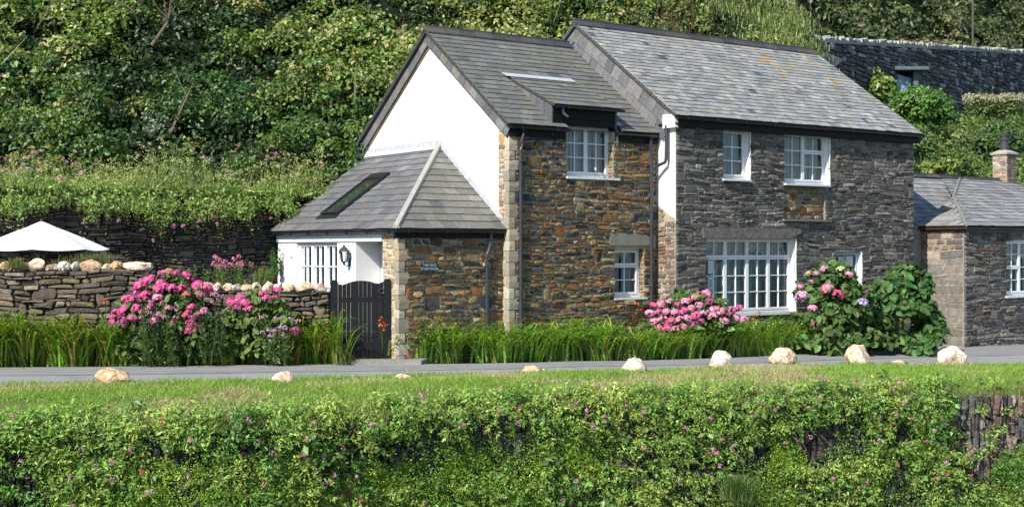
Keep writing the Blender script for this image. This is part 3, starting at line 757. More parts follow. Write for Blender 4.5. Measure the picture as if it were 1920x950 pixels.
vg = MB(); e_f = FR.pt(-DE2 + .12, ZE2 - .03 + .12 * kR); e_b = FR.pt(-2 * DR2 + DE2, ZE2 - .03); apx = FR.pt(-DR2, ZR2 - .02)
hung(vg, FR, apx, e_f, .66, .06, SLATE_V, step=.3, rows=2, jit=.012); hung(vg, FR, apx, e_b, .5, .06, SLATE_V, rows=2)
vg.build('verge_slates', 'slate', roofR)
fa = MB(); fbox(fa, FD, -.02, SR + .1, ZE2 - .24, ZE2 - .045, 0, .108); fa.build('fascia_board', 'black_paint', house)
gutter(FD, -.1, SR + .13, ZE2 - .045, .11)
# white kneeler and gutter round the return
kn = MB(); fbox(kn, FD, -.11, -.0, ZE2 - .26, ZE2 + .02, -.28, .10); kn.build('white_kneeler', 'white_render', house)
gutter(FR, -.12, .45, ZE2 - .16, .01, r=.045)
pp = MB(); c0 = FR.pt(.18, ZE2 - .2, .09)
zA = FR.hit(1255, 300, .09)[1]
end = FC.pt(FC.hit(1223, 318, .1)[0], FC.hit(1223, 318, .1)[1], .1)
A = FR.pt(.18, zA, .1)
pp.tube([c0, A + Z * .05, A + Z * -.03 + (end - A) * .06, A + (end - A) * .5, end], .036)
pp.build('downpipe', 'pipe_blue_black', house)
pp = MB(); s = FC.hit(1222, 400, .09)[0]
pp.tube([FC.pt(s - .03, ZE - .1, .1), FC.pt(s - .03, ZE - .2, .09), FC.pt(s, ZE - .5, .085), FC.pt(s, -2.25, .085)], .036)
for z in (1.6, .4, -.8): pp.tube([FC.pt(s, z, .085), FC.pt(s, z + .07, .085)], .046)
pp.build('downpipe', 'pipe_blue_black', house)
pp = MB(); s = FC.hit(977, 400, .09)[0]
pp.tube([FC.pt(s + .05, ZE - .1, .1), FC.pt(s + .05, ZE - .2, .1), FC.pt(s + .01, ZE - .36, .085), FC.pt(s, ZE - .5, .085), FC.pt(s, -2.25, .085)], .036)
for z in (1.7, .75, -.7): pp.tube([FC.pt(s, z, .085), FC.pt(s, z + .08, .085)], .047)
pp.build('downpipe', 'pipe_blue_black', house)

# --- lean-to porch -------------------------------------------------------------
SP = 2.353; TPB = 5.33; ZEP, ZTP = .40, 2.18; OV = .15; TA = 2.40
pw = MB(); ZTp = ZEP - .03
wallgrid(pw, FP, 0, SP, GZ, ZTp, [], MORT)
rubble(pw, FP, .14, SP - .02, -2.2, ZTp - .16, [], BROWN, ws=(.09, .36), hs=(.042, .11), dep=(.014, .048), amp=.018, big=.11, gap=.016, jit=.018)
pwo = pw.build('porch_wall', 'stone', house); pwo['label'] = 'low brown rubble wall under the lean-to roof'
qs = MB(); rubble(qs, FPL, .13, .60, -2.2, ZTp - .1, [], [(.30, .2, .11), (.38, .29, .18), (.25, .15, .09), (.42, .36, .27)], ws=(.09, .26), hs=(.06, .11), dep=(.006, .016), amp=.005)
fbox(qs, FPL, .0, .612, GZ, ZTp, -.2, .002, (.5, .46, .38)); qs.build('porch_jamb', 'stone', house)
quoins(FP, FPL, -2.2, ZEP - .2).build('quoin', 'granite', house)
wl = MB()
opF = [2.5, 4.40, -1.75, FPL.hit(600, 452)[1], .12]
wallgrid(wl, FPL, 1.73, TPB, GZ, ZTp, [opF], (1, 1, 1), rev=.14)
fbox(wl, FPL, 1.71, 1.75, GZ, ZTp, -.6, .0015)
fbox(wl, FPL, .58, 1.76, GZ, ZTp, -.64, -.6)          # back of the recess
fbox(wl, FPL, .60, .62, GZ, ZTp, -.6, -.18)
wl.quad(FPL.pt(TPB, GZ), FPL.pt(TPB, ZTp), FPL.pt(TPB, ZTp, -2.5), FPL.pt(TPB, GZ, -2.5))
wl.build('white_porch_wall', 'white_render', house)
dr = MB(); fbox(dr, FPL, .72, 1.68, GZ, ZTp - .18, -.6, -.56); fbox(dr, FPL, .66, .72, GZ, ZTp - .1, -.6, -.54); fbox(dr, FPL, .72, 1.7, ZTp - .18, ZTp - .1, -.6, -.54)
dr.build('porch_door', 'white_paint', house)
window(FPL, opF, [(1, [(1, 4, 2)])] * 3, label='white glazed porch doors', fw=.05, st=.05, curtain=(.1, 0, 1))
# porch roof
pr_ = MB()
cP = math.atan((ZTP - ZEP) / (SP + OV)); bP = U * math.cos(cP) + Z * math.sin(cP); LP = (SP + OV) / math.cos(cP)
oP = FPL.pt(-OV, ZEP, OV); aP = -W
SLATE_P = [(.125, .124, .128), (.142, .138, .138), (.113, .115, .12), (.134, .132, .13), (.12, .122, .13)]
slates(pr_, oP, aP, bP, 13, LP, lambda b: (TA + OV) * max(0, b) / LP, lambda b: TPB + OV + .1, .3, SLATE_P)
cQ = math.atan((ZTP - ZEP) / (TA + OV)); bQ = (-W) * math.cos(cQ) + Z * math.sin(cQ); LQ = (TA + OV) / math.cos(cQ)
oQ = FP.pt(-OV, ZEP, OV)
SLATE_Q = [(.14, .14, .12), (.16, .155, .13), (.125, .125, .12), (.15, .135, .12)]
slates(pr_, oQ, U, bQ, 13, LQ, lambda b: (SP + OV) * max(0, b) / LQ, lambda b: SP + OV, .3, SLATE_Q)
porch_roof = pr_.build('porch_roof', 'slate', house)
rb = MB(); dn = Z * -.05
A0 = FPL.pt(-OV, ZEP, OV); A1 = FPL.pt(TPB + OV, ZEP, OV); T0 = FPL.pt(TA, ZTP, -SP); T1 = FPL.pt(TPB + OV, ZTP, -SP); Q1 = FP.pt(SP, ZEP, OV)
for pts in ([A0, A1, T1, T0], [A0, Q1, T0]):
    rb.prism([p_ + Z * -.07 for p_ in pts], Z * .05, (.05, .05, .05))
rb.build('roof_boarding', 'slate', porch_roof)
hp = MB(); d_ = (T0 - A0).normalized(); sdv = d_.cross(Z).normalized()
hp.hexa([A0 - sdv * .07 + Z * -.01, A0 + sdv * .07 + Z * -.01, T0 + sdv * .06, T0 - sdv * .06, A0 - sdv * .05 + Z * .055, A0 + sdv * .05 + Z * .055, T0 + sdv * .045 + Z * .06, T0 - sdv * .045 + Z * .06]); hp.build('hip_fillet', 'mortar_hip', porch_roof)
ld = MB()
FGo = Frame((FG.o.x, FG.o.y), -W, -U)
def strip(p0, p1, up, d): ld.prism([p0 + FG.n * .004, p1 + FG.n * .004, p1 + FG.n * .004 + Z * up, p0 + FG.n * .004 + Z * up], FG.n * d)
strip(T0 + Z * .0 - U * .0, T1 + Z * .0, .14, .012)
strip(FP.pt(SP, ZEP - .02, OV), T0 + Z * -.0, .16, .014)
ld.hexa([T0 - U * .3 + Z * (-.3 * math.tan(cP) + .03), T1 - U * .3 + Z * (-.3 * math.tan(cP) + .03), T1 + Z * .03, T0 + Z * .03, T0 - U * .3 + Z * (-.3 * math.tan(cP) + .04), T1 - U * .3 + Z * (-.3 * math.tan(cP) + .04), T1 + Z * .04, T0 + Z * .04]) if False else None
q = lambda s, t, h: oP + aP * s + bP * t + (aP.cross(bP)).normalized() * (h if aP.cross(bP).z > 0 else -h)
ld.hexa([q(TA + OV - .1, LP - .17, .026), q(TPB + OV, LP - .17, .026), q(TPB + OV, LP, .03), q(TA + OV, LP, .03), q(TA + OV - .1, LP - .17, .034), q(TPB + OV, LP - .17, .034), q(TPB + OV, LP, .038), q(TA + OV, LP, .038)])
ld.build('lead_flashing', 'lead', porch_roof)
# skylight
n_p = aP.cross(bP).normalized(); n_p = n_p if n_p.z > 0 else -n_p
def onP(px, py):
    r_ = ray_pt(px, py, 1.0); q_ = r_ * (oP.dot(n_p) / r_.dot(n_p)); return (q_ - oP).dot(aP), (q_ - oP).dot(bP)
c1, c2, c3, c4 = onP(600, 405), onP(636, 403), onP(732, 328), onP(702, 330)
b0 = (c1[1] + c2[1]) / 2; b1 = (c3[1] + c4[1]) / 2; a0 = (c2[0] + c3[0]) / 2; a1 = (c1[0] + c4[0]) / 2
sk = MB(); q = lambda s, t, h: oP + aP * s + bP * t + n_p * h
def skb(mb, s0, s1, t0, t1, h0, h1, col=(1, 1, 1)): mb.hexa([q(s0, t0, h0), q(s1, t0, h0), q(s1, t1, h0), q(s0, t1, h0), q(s0, t0, h1), q(s1, t0, h1), q(s1, t1, h1), q(s0, t1, h1)], col)
e = .06
skb(sk, a0, a0 + e, b0, b1, .0, .07); skb(sk, a1 - e, a1, b0, b1, 0, .07); skb(sk, a0 + e, a1 - e, b0, b0 + e, 0, .07); skb(sk, a0 + e, a1 - e, b1 - .2, b1, 0, .075)
skb(sk, a0 - .05, a1 + .05, b0 - .14, b0 - .002, .024, .03)
sko = sk.build('skylight', 'gutter_black', porch_roof)
gp = MB(); skb(gp, a0 + e, a1 - e, b0 + e, b1 - .2, .028, .045); gp.build('glass', 'skylight_glass', sko)
# fascia / gutters / pipe of the porch
fa = MB(); fbox(fa, FP, -OV + .02, SP + .0, ZEP - .19, ZEP - .045, 0.02, .06); fa.build('fascia_board', 'black_paint', porch_roof); fa = MB(); fbox(fa, FPL, .0, TPB + .1, ZEP - .1, ZEP - .045, .02, .06)
fa.build('fascia_board', 'black_paint', porch_roof)
bm = MB(); fbox(bm, FPL, .62, TPB, ZEP - .25, ZEP - .105, -.02, .03); bm.build('lintel_beam', 'sill_paint', porch_roof)
gutter(FP, -OV, SP + .03, ZEP - .04, .06, parent=porch_roof); gutter(FPL, -OV, TPB + .12, ZEP - .04, .06, parent=porch_roof)
pp = MB(); s = FP.hit(914, 520, .09)[0]; s2 = FP.hit(920, 445, .1)[0]
pp.tube([FP.pt(s2, ZEP - .09, .11), FP.pt(s2, ZEP - .25, .1), FP.pt(s, ZEP - .5, .08), FP.pt(s, -2.25, .08)], .034)
pp.tube([FP.pt(s, ZEP - .72, .08), FP.pt(s, ZEP - .64, .08)], .045); pp.build('downpipe', 'pipe_blue_black', house)

# --- things that hang on the cottage ------------------------------------------------
sg = empty('name_plaque', FP.pt(FP.hit(803, 501)[0], FP.hit(803, 508)[1], .05))
tag(sg, 'small dark slate plaque reading THE OLD STORE HOUSE on the porch wall', 'sign')
sa, sz = FP.hit(788, 509); sb_, sz1 = FP.hit(817, 492)
pl = MB(); fbox(pl, FP, sa, sb_, sz, sz1, .03, .055); pl.build('plate', 'sign_slate', sg)
def text_mesh(txt, size, name, mat, origin, right, up, parent):
    cu = bpy.data.curves.new('lettering', 'FONT'); cu.body = txt; cu.size = size; cu.align_x = 'CENTER'; cu.align_y = 'CENTER'; cu.extrude = .0015
    to = bpy.data.objects.new('lettering', cu); COL.objects.link(to); bpy.context.view_layer.update()
    me = bpy.data.meshes.new_from_object(to.evaluated_get(bpy.context.evaluated_depsgraph_get())); bpy.data.objects.remove(to)
    nn = right.cross(up)
    for v in me.vertices: v.co = origin + right * v.co.x + up * v.co.y + nn * v.co.z
    me.materials.clear(); me.materials.append(M[mat])
    return link(name, me, parent)
cx, cz = (sa + sb_) / 2, (sz + sz1) / 2; hh = sz1 - sz
text_mesh('THE OLD', hh * .42, 'lettering', 'sign_lettering', FP.pt(cx, cz + hh * .2, .057), U, Z, sg)
text_mesh('STORE HOUSE', hh * .36, 'lettering', 'sign_lettering', FP.pt(cx, cz - hh * .2, .057), U, Z, sg)

tl, zl0 = FPL.hit(645, 497, .14); zl1 = FPL.hit(645, 459, .14)[1]
ln = empty('wall_lantern', FPL.pt(tl, zl0, 0)); tag(ln, 'black iron carriage lantern on the white pillar beside the porch opening', 'lantern')
h_ = zl1 - zl0; L0 = FPL.pt(tl, zl0, .14)
m_ = MB()
def frus(mb, c, z0, z1, r0, r1, n=6):
    a = [c + Vector((math.cos(2 * math.pi * k / n) * r0, math.sin(2 * math.pi * k / n) * r0, z0)) for k in range(n)]
    b = [c + Vector((math.cos(2 * math.pi * k / n) * r1, math.sin(2 * math.pi * k / n) * r1, z1)) for k in range(n)]
    mb.add(a + b, [(k, (k + 1) % n, n + (k + 1) % n, n + k) for k in range(n)] + [tuple(range(n - 1, -1, -1)), tuple(range(n, 2 * n))])
frus(m_, L0, h_ * .66, h_ * .74, .115, .10); frus(m_, L0, h_ * .74, h_ * .9, .10, .04); frus(m_, L0, h_ * .9, h_, .02, .025)
frus(m_, L0, h_ * .14, h_ * .2, .05, .062); frus(m_, L0, 0, h_ * .14, .015, .03)
for k in range(6):
    a = 2 * math.pi * k / 6
    m_.tube([L0 + Vector((math.cos(a) * .06, math.sin(a) * .06, h_ * .2)), L0 + Vector((math.cos(a) * .098, math.sin(a) * .098, h_ * .67))], .006, 5)
m_.build('lantern_frame', 'iron', ln)
g_ = MB(); frus(g_, L0, h_ * .2, h_ * .66, .052, .09); g_.build('lantern_glass', 'window_glass', ln)
b_ = MB(); b_.tube([FPL.pt(tl, zl0 + h_ * .1, .0), FPL.pt(tl, zl0 - h_ * .05, .05), L0 + Z * .01], .012, 6); fbox(b_, FPL, tl - .03, tl + .03, zl0 - .02, zl0 + h_ * .35, 0, .012); b_.build('bracket', 'iron', ln)

# notices behind the glass
def sheet(F, l, r, t, b, d, label, marks):
    s0, z1 = F.hit(l, t, d); s1, z0 = F.hit(r, b, d)
    e_ = empty('paper_notice', F.pt(s0, z0, d)); tag(e_, label, 'notice')
    m = MB(); fbox(m, F, s0, s1, z0, z1, d - .003, d); m.build('sheet', 'paper', e_)
    k = MB()
    for i in range(marks):
        z = z1 - (z1 - z0) * (.2 + .7 * i / max(1, marks)); fbox(k, F, s0 + (s1 - s0) * .2, s1 - (s1 - s0) * .25, z - (z1 - z0) * .09, z, d, d + .001)
    if marks: k.build('print', 'paper_print', e_)
sheet(FD, 1327.5, 1338, 488, 513, -.17, 'plain white notice behind the upper left panes of the wide window', 0)
sheet(FD, 1327, 1337.5, 520, 542, -.17, 'white notice with a column of dark pictures in the wide window', 4)
sheet(FD, 1571.5, 1583, 481, 500, -.128, 'left of two white sheets in the pale blue window', 0)
sheet(FD, 1586.5, 1599, 480, 499, -.128, 'right of two white sheets in the pale blue window, framed by the glazing bars', 0)

# ================================================================== NEIGHBOUR COTTAGE
nb_o = Vector((10.88, 31.58, 0)); FN = Frame((10.88, 31.58), U, W); FNL = Frame((10.88, 31.58), -W, -U)
nbr = empty('low_cottage', (10.88, 31.58, -2.35)); tag(nbr, 'single storey stone cottage with hipped slate roof beyond the dark green bush', 'house')
ZEN = .57; SN = 7.0; GN = -2.8
opNW = op_from(FN, 1886, 1936, 450, 553, .12)
nw = MB(); wallgrid(nw, FN, 0, SN, GN, ZEN, [opNW], MORT_D)
rubble(nw, FN, .02, SN, -2.6, ZEN - .14, [opNW[:4]], DARK + [(.12, .09, .075)], ws=(.13, .45), hs=(.05, .13), dep=(.015, .05), amp=.02, big=.06, jit=.016)
nw.build('front_wall', 'dark_stone', nbr)
nl = MB(); TN = 1.25
nl.quad(FNL.pt(0, GN), FNL.pt(TN, GN), FNL.pt(TN, ZEN), FNL.pt(0, ZEN), (.27, .245, .21))
rubble(nl, FNL, .02, TN, ZEN - .6, ZEN - .1, [], [(.24, .14, .09), (.24, .18, .12), (.15, .11, .1), (.3, .25, .19)], ws=(.18, .4), hs=(.11, .18), gap=.035, dep=(.01, .025))
rubble(nl, FNL, .02, TN, -2.6, ZEN - .6, [], [(.20, .18, .155), (.235, .21, .18), (.18, .165, .145), (.22, .18, .15)], ws=(.2, .9), hs=(.06, .24), gap=.016, dep=(.004, .014), amp=.02)
nl.build('side_wall', 'stone', nbr)
bx = MB(); K2 = Frame((FNL.pt(TN, 0).x, FNL.pt(TN, 0).y), U, W)
bx.quad(K2.pt(-2.2, GN), K2.pt(0, GN), K2.pt(0, ZEN), K2.pt(-2.2, ZEN), MORT_D)
bx.build('rear_wall', 'dark_stone', nbr); bx = MB(); bx.quad(FN.pt(SN, GN), FN.pt(SN, GN, -7), FN.pt(SN, ZEN, -7), FN.pt(SN, ZEN), MORT_D); bx.build('end_wall', 'dark_stone', nbr)
# roof planes: B rises from the front eave to the ridge, A is the recessed slope, F the little hip
zridge = (CY - 336) / F_PX * 35.2; 
tB = 3.6; kB = (2.0 - ZEN) / (tB + .15)
bB = ((-W) * (tB + .15) + Z * (2.0 - ZEN)).normalized(); LB = math.hypot(tB + .15, 2.0 - ZEN); oB = FN.pt(0, ZEN, .15)
SLATE_N = [(.20, .205, .21), (.235, .235, .235), (.18, .185, .195), (.26, .255, .24)]
nr_ = MB()
nB = U.cross(bB).normalized(); nB = nB if nB.z > 0 else -nB
def onB(px, py):
    r_ = ray_pt(px, py, 1.0); q_ = r_ * (oB.dot(nB) / r_.dot(nB)); return (q_ - oB).dot(U), (q_ - oB).dot(bB)
pk = onB(1815, 422); pap = onB(1788, 371); prd = onB(1757, 318); prr = onB(1800, 333)
def interp(b, pts):
    for (b0, a0), (b1, a1) in zip(pts, pts[1:]):
        if b <= b1: return a0 + (a1 - a0) * (b - b0) / (b1 - b0 + 1e-9)
    return pts[-1][1]
edge = [(-.1, -.12), (0, -.12), (pap[1], pap[0]), (max(LB, prd[1]), prd[0])]
slates(nr_, oB, U, bB, 15, LB, lambda b: interp(b, edge), lambda b: SN + .1, .26, SLATE_N, jit=.006)
Pap = oB + U * pap[0] + bB * pap[1] + nB * .0; Prd = oB + U * edge[-1][1] + bB * LB
V0 = FNL.pt(TN + .1, ZEN, .12); K0 = oB + U * -.12
# small hip facet
def tri_slates(A_, B_, C_, rows, wd, pal):
    a = (B_ - A_); La = a.length; a = a / La; h = (C_ - A_) - a * (C_ - A_).dot(a); Lh = h.length; b = h / Lh; ca = (C_ - A_).dot(a)
    slates(nr_, A_, a, b, rows, Lh, lambda t: ca * max(0, t) / Lh, lambda t: La + (ca - La) * max(0, t) / Lh, wd, pal)
tri_slates(V0, K0, Pap, 6, .25, [(.22, .215, .20), (.26, .25, .235)])
# recessed slope A: eave behind, same ridge
A_l = K2.pt(-2.4, ZEN, .1); A_r = V0; bA_ = (Prd - A_r); 
a_ = U; h_ = bA_ - a_ * bA_.dot(a_); LA = h_.length; b_ = h_ / LA; ca = bA_.dot(a_)
da = (Pap - A_r); dA_b = da.dot(b_); dA_a = da.dot(a_)
slates(nr_, A_r, a_, b_, 12, LA, lambda t: -3.2, lambda t: interp(t, [(-.1, 0), (0, 0), (dA_b, dA_a), (LA, ca)]), .26, SLATE_N)
nro = nr_.build('roof', 'slate', nbr)
rb = MB()
for pts in ([K0, FN.pt(SN + .1, ZEN, .15), oB + U * (SN + .1) + bB * LB, Prd, Pap], [V0, K0, Pap], [A_r, Prd, Prd - U * 3.2, A_r - U * 3.2]):
    rb.prism([p_ - Z * .09 for p_ in pts], Z * .05, (.05, .05, .05))
sn_ = SN + .1 - edge[-1][1]; rb.prism([Prd - U * 3.2, Prd + U * sn_, Prd + U * sn_ - W * 3.4 - Z * 1.4, Prd - U * 3.2 - W * 3.4 - Z * 1.4], Z * .05, (.15, .15, .15))
rb.build('roof_boarding', 'slate', nro)
ridge_tiles(Prd + U * .25 + Z * .035, U, sn_ - .25, .12, .05, nro, seg=.5); ridge_tiles(Prd - U * 2.5 + Z * .05, U, 2.5, .12, .05, nro, seg=.5)
hb = MB(); hb.tube([K0 + Z * .015, Pap + Z * .015], .045, 6, (.2, .2, .19)); hb.tube([Pap + Z * .01, Prd + Z * .015], .045, 6, (.2, .2, .19)); hb.build('hip_fillet', 'slate', nro)
fa = MB(); fbox(fa, FN, 0, SN, ZEN - .16, ZEN - .05, 0, .05); fa.build('fascia_board', 'gutter_brown', nbr); fa = MB(); fbox(fa, FNL, 0, TN, ZEN - .13, ZEN - .05, 0, .04); fa.build('fascia_board', 'gutter_brown', nbr)
gutter(FN, -.12, SN, ZEN - .04, .05, 'gutter_brown', .05, nbr); gutter(FNL, -.15, TN + .15, ZEN - .04, .04, 'gutter_brown', .05, nbr)
_h = house; house = nbr
window(FN, opNW, [(1, [(.5, 2, 2), (.5, 2, 2)]), (1, [(1, 4, 2)])], sill=(opNW[0] - .06, opNW[1] + .1, .05), sill_out=.08)
house = _h
# chimney
YC_ = 38.5; cc = ray_pt(1882, 330, YC_)
ch = MB(); FCh = Frame((cc.x - .3 * U.x + .3 * W.x, cc.y - .3 * U.y + .3 * W.y), U, W); FChL = Frame((FCh.o.x, FCh.o.y), -W, -U)
zt = (CY - 291) / F_PX * YC_; zb = 1.2
sw = .46
fbox(ch, FCh, 0, sw, zb, zt, -sw, 0, (.34, .3, .25))
rubble(ch, FCh, .01, sw, zb, zt, [], [(.14, .12, .1), (.2, .17, .14), (.25, .2, .16)], ws=(.12, .3), hs=(.05, .09), dep=(.006, .018))
rubble(ch, FChL, .01, sw, zb, zt, [], [(.36, .3, .24), (.42, .36, .3), (.34, .24, .17)], ws=(.12, .3), hs=(.05, .09), dep=(.006, .018))
cho = ch.build('chimney', 'stone', nbr)
cp = MB(); fbox(cp, FCh, -.05, sw + .05, zt, zt + .05, -sw - .05, .05, (.36, .33, .28))
a_ = [FCh.pt(-.05, zt + .05, .05), FCh.pt(sw + .05, zt + .05, .05), FCh.pt(sw + .05, zt + .05, -sw - .05), FCh.pt(-.05, zt + .05, -sw - .05)]
b_ = [FCh.pt(.12, zt + .14, -.12), FCh.pt(sw - .12, zt + .14, -.12), FCh.pt(sw - .12, zt + .14, -sw + .12), FCh.pt(.12, zt + .14, -sw + .12)]
cp.hexa(a_ + b_, (.38, .35, .29)); cp.build('chimney_cap', 'granite', cho)
po = MB(); pc = FCh.pt(sw / 2, zt + .1, -sw / 2)
po.tube([pc, pc + Z * .3, pc + Z * .31, pc + Z * .36, pc + Z * .37, pc + Z * .44, pc + Z * .45, pc + Z * .5], [.13, .12, .135, .14, .12, .12, .145, .145], 14); po.build('chimney_pot', 'clay_pot', cho, smooth=False)
# ================================================================== GROUND, LANE, VERGE, STREAM BANK
lane_top = [on_lane(px, py) for px, py in ((-250, 694), (0, 690), (300, 687), (600, 684.5), (800, 683), (1000, 681), (1200, 677), (1400, 670), (1550, 663), (1640, 659), (1750, 655), (1920, 645), (2100, 636))]
lane_bot = [on_lane(px, py) for px, py in ((-250, 724), (0, 722), (270, 719), (600, 712), (800, 706), (1000, 702), (1300, 695), (1500, 690), (1920, 685), (2200, 682))]
lt_x = np.array([p[0] for p in lane_top]); lt_y = np.array([p[1] for p in lane_top])
lb_x = np.array([p[0] for p in lane_bot]); lb_y = np.array([p[1] for p in lane_bot])
def ytop(X): 
    X = np.asarray(X, float); return np.interp(X, lt_x, lt_y) + np.where(X > lt_x[-1], (X - lt_x[-1]) * .57, 0) + np.where(X < lt_x[0], (X - lt_x[0]) * .1, 0)
def ybot(X):
    X = np.asarray(X, float); return np.interp(X, lb_x, lb_y) + np.where(X > lb_x[-1], (X - lb_x[-1]) * .1, 0) + np.where(X < lb_x[0], (X - lb_x[0]) * .15, 0)
def ybank(X): X = np.asarray(X, float); return 16.75 + .395 * (X + 7.1) + .12 * np.sin(X * .8 + 1.2) - .45 * np.exp(-((X + 3.6) / 1.6) ** 2)
XS = np.linspace(-26, 34, 121)
def grid_mesh(name, rows, mat, kind='structure', smooth=True):
    """rows: list of (len(XS),3) arrays"""
    n = len(rows[0]); V = np.concatenate(rows); F = []
    for r in range(len(rows) - 1):
        i = np.arange(n - 1) + r * n; F.append(np.stack([i, i + 1, i + 1 + n, i + n], 1))
    o = np_mesh(name, V, [np.concatenate(F)], np.ones((len(V), 3)), mat, None, smooth); tag(o, kind=kind); return o
# the ground under lane, beds and houses, one sheet to the horizon
rows = [np.stack([XS, ybank(XS) + .2, zr(XS) - .9], 1), np.stack([XS, ybot(XS) + .12, zr(XS) - .9], 1)]
rows += [np.stack([XS, ybot(XS) + dy, zr(XS) - .06], 1) for dy in (.2, 1.5, 4, 8, 20)]
far = [np.stack([XS * 8, 0 * XS + y, 0 * XS - 2.9], 1) for y in (120, 900)]
grid_mesh('ground', rows, 'soil')
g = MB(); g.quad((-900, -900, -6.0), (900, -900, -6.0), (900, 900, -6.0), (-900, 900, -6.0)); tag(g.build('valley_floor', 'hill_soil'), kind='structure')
w = MB(); w.quad((-60, 6, -5.4), (60, 30, -5.4), (60, 40, -5.4), (-60, 17, -5.4)); tag(w.build('stream', 'water'), kind='structure')
# lane
rr_ = []
for t in (0, .03, .25, .5, .75, .97, 1): rr_.append(np.stack([XS, ybot(XS) - .12 + (ytop(XS) + .15 - ybot(XS) + .12) * t, zr(XS) + .012 * math.sin(math.pi * t) - .012 + (.0 if 0 < t < 1 else -.03)], 1))
grid_mesh('lane', rr_, 'asphalt')
rr2 = []
for t in (0, .5, 1): rr2.append(np.stack([XS, ybot(XS) + .52 * (ytop(XS) - ybot(XS)) + .05 * np.sin(XS * 1.1) + (ytop(XS) + .1 - ybot(XS) - .52 * (ytop(XS) - ybot(XS))) * t, zr(XS) + .006 + 0 * XS], 1))
grid_mesh('lane_resurfaced_strip', rr2, 'asphalt_patch')
# grass verge
XV = np.linspace(-20, 22, 280)
def verge_z(X, t):
    """t 0 at the lane edge, 1 at the bank"""
    t = np.asarray(t, float)
    return zr(X) + .02 - .13 * t - .12 * t ** 12 + .05 * np.sin(math.pi * t) + (fbm(np.asarray(X) * 1.2, t * 4, 5) - .5) * .10 * np.minimum(1, t * 6)
rows = []
for t in np.linspace(0, 1, 16): rows.append(np.stack([XV, ybot(XV) + (ybank(XV) - ybot(XV)) * t, verge_z(XV, np.full_like(XV, t)) - (.03 if t == 0 else 0)], 1))
rows.append(np.stack([XV, ybank(XV) - .03, zr(XV) - .5], 1))
grid_mesh('grass_verge', rows, 'turf_soil')
# bank retaining wall of slates stood on end
bwall = empty('stream_bank_wall', (0, float(ybank(0)), -4)); tag(bwall, 'retaining wall of slates stood on edge dropping from the grass verge, half covered in plants', 'wall')
bk = MB(); SLV0 = [(.14, .10, .085), (.18, .125, .10), (.10, .09, .09), (.2, .16, .13), (.08, .075, .08), (.14, .13, .125)]; SLV_SHADED = [tuple(x * .6 for x in q) for q in SLV0]  # second palette is the same slate darkened, shade under the plants put into its colour
n = 36; xs = np.linspace(-15, 19, n + 1)
for i in range(n):
    xa, xb = xs[i], xs[i + 1]; ya, yb = float(ybank(xa)), float(ybank(xb)); a = Vector((xb - xa, yb - ya, 0)); L = a.length; a.normalize(); nn = Vector((a.y, -a.x, 0))
    f = Frame((xa, ya), a, nn); zt = float(zr(xa)) - .31
    bk.quad(f.pt(0, -6), f.pt(L, -6), f.pt(L, zt + .02), f.pt(0, zt + .02), (.035, .03, .025))
    if -13 < xa < 16: rubble(bk, f, zt - 2.2, zt + .04, 0, L, [], SLV0 if xa > 7 else SLV_SHADED, hs=(.05, .15), ws=(.25, .7), gap=.016, dep=(.03, .11), amp=.012, big=.03, swap=True, jit=.02)
bk.build('slate_facing', 'dark_stone', bwall)

# ================================================================== HILLSIDES
def yfoot(X):
    X = np.asarray(X, float); return 30.2 + np.where(X < -5, .22 * (X + 5), 0) + np.where(X > -2, .5 * (X + 2), 0)
def hill_near(X, Y):
    X = np.asarray(X, float); Y = np.asarray(Y, float); d = Y - yfoot(X)
    z = 1.15 + np.where(d > 0, .83 * d, .12 * d)
    cut = 9.05 - .10 * (Y - 42)
    return z - 3.5 * np.maximum(0, X - cut) + (fbm(X * .35, Y * .35, 3) - .5) * 1.1
def hill_right(X, Y): return -1.2 + .30 * (np.asarray(Y, float) - 36) + .0 * np.asarray(X)
def hill_z(X, Y): return np.maximum(hill_near(X, Y), hill_right(X, Y))
GX = np.linspace(-34, 30, 129)
rows = []
for t in np.linspace(0, 1, 60):
    y = yfoot(GX) - .3 + t * 27; y = np.where(GX < -5, np.maximum(y, 0), y)
    z = hill_z(GX, y)
    z = np.where((GX > -4.5) & (GX < 9.9) & (t < .22), np.minimum(z, 1.2), z)
    rows.append(np.stack([GX, y, z], 1))
rows.insert(0, np.stack([GX, rows[0][:, 1], 0 * GX - 3], 1))
grid_mesh('hillside', rows, 'hill_soil')
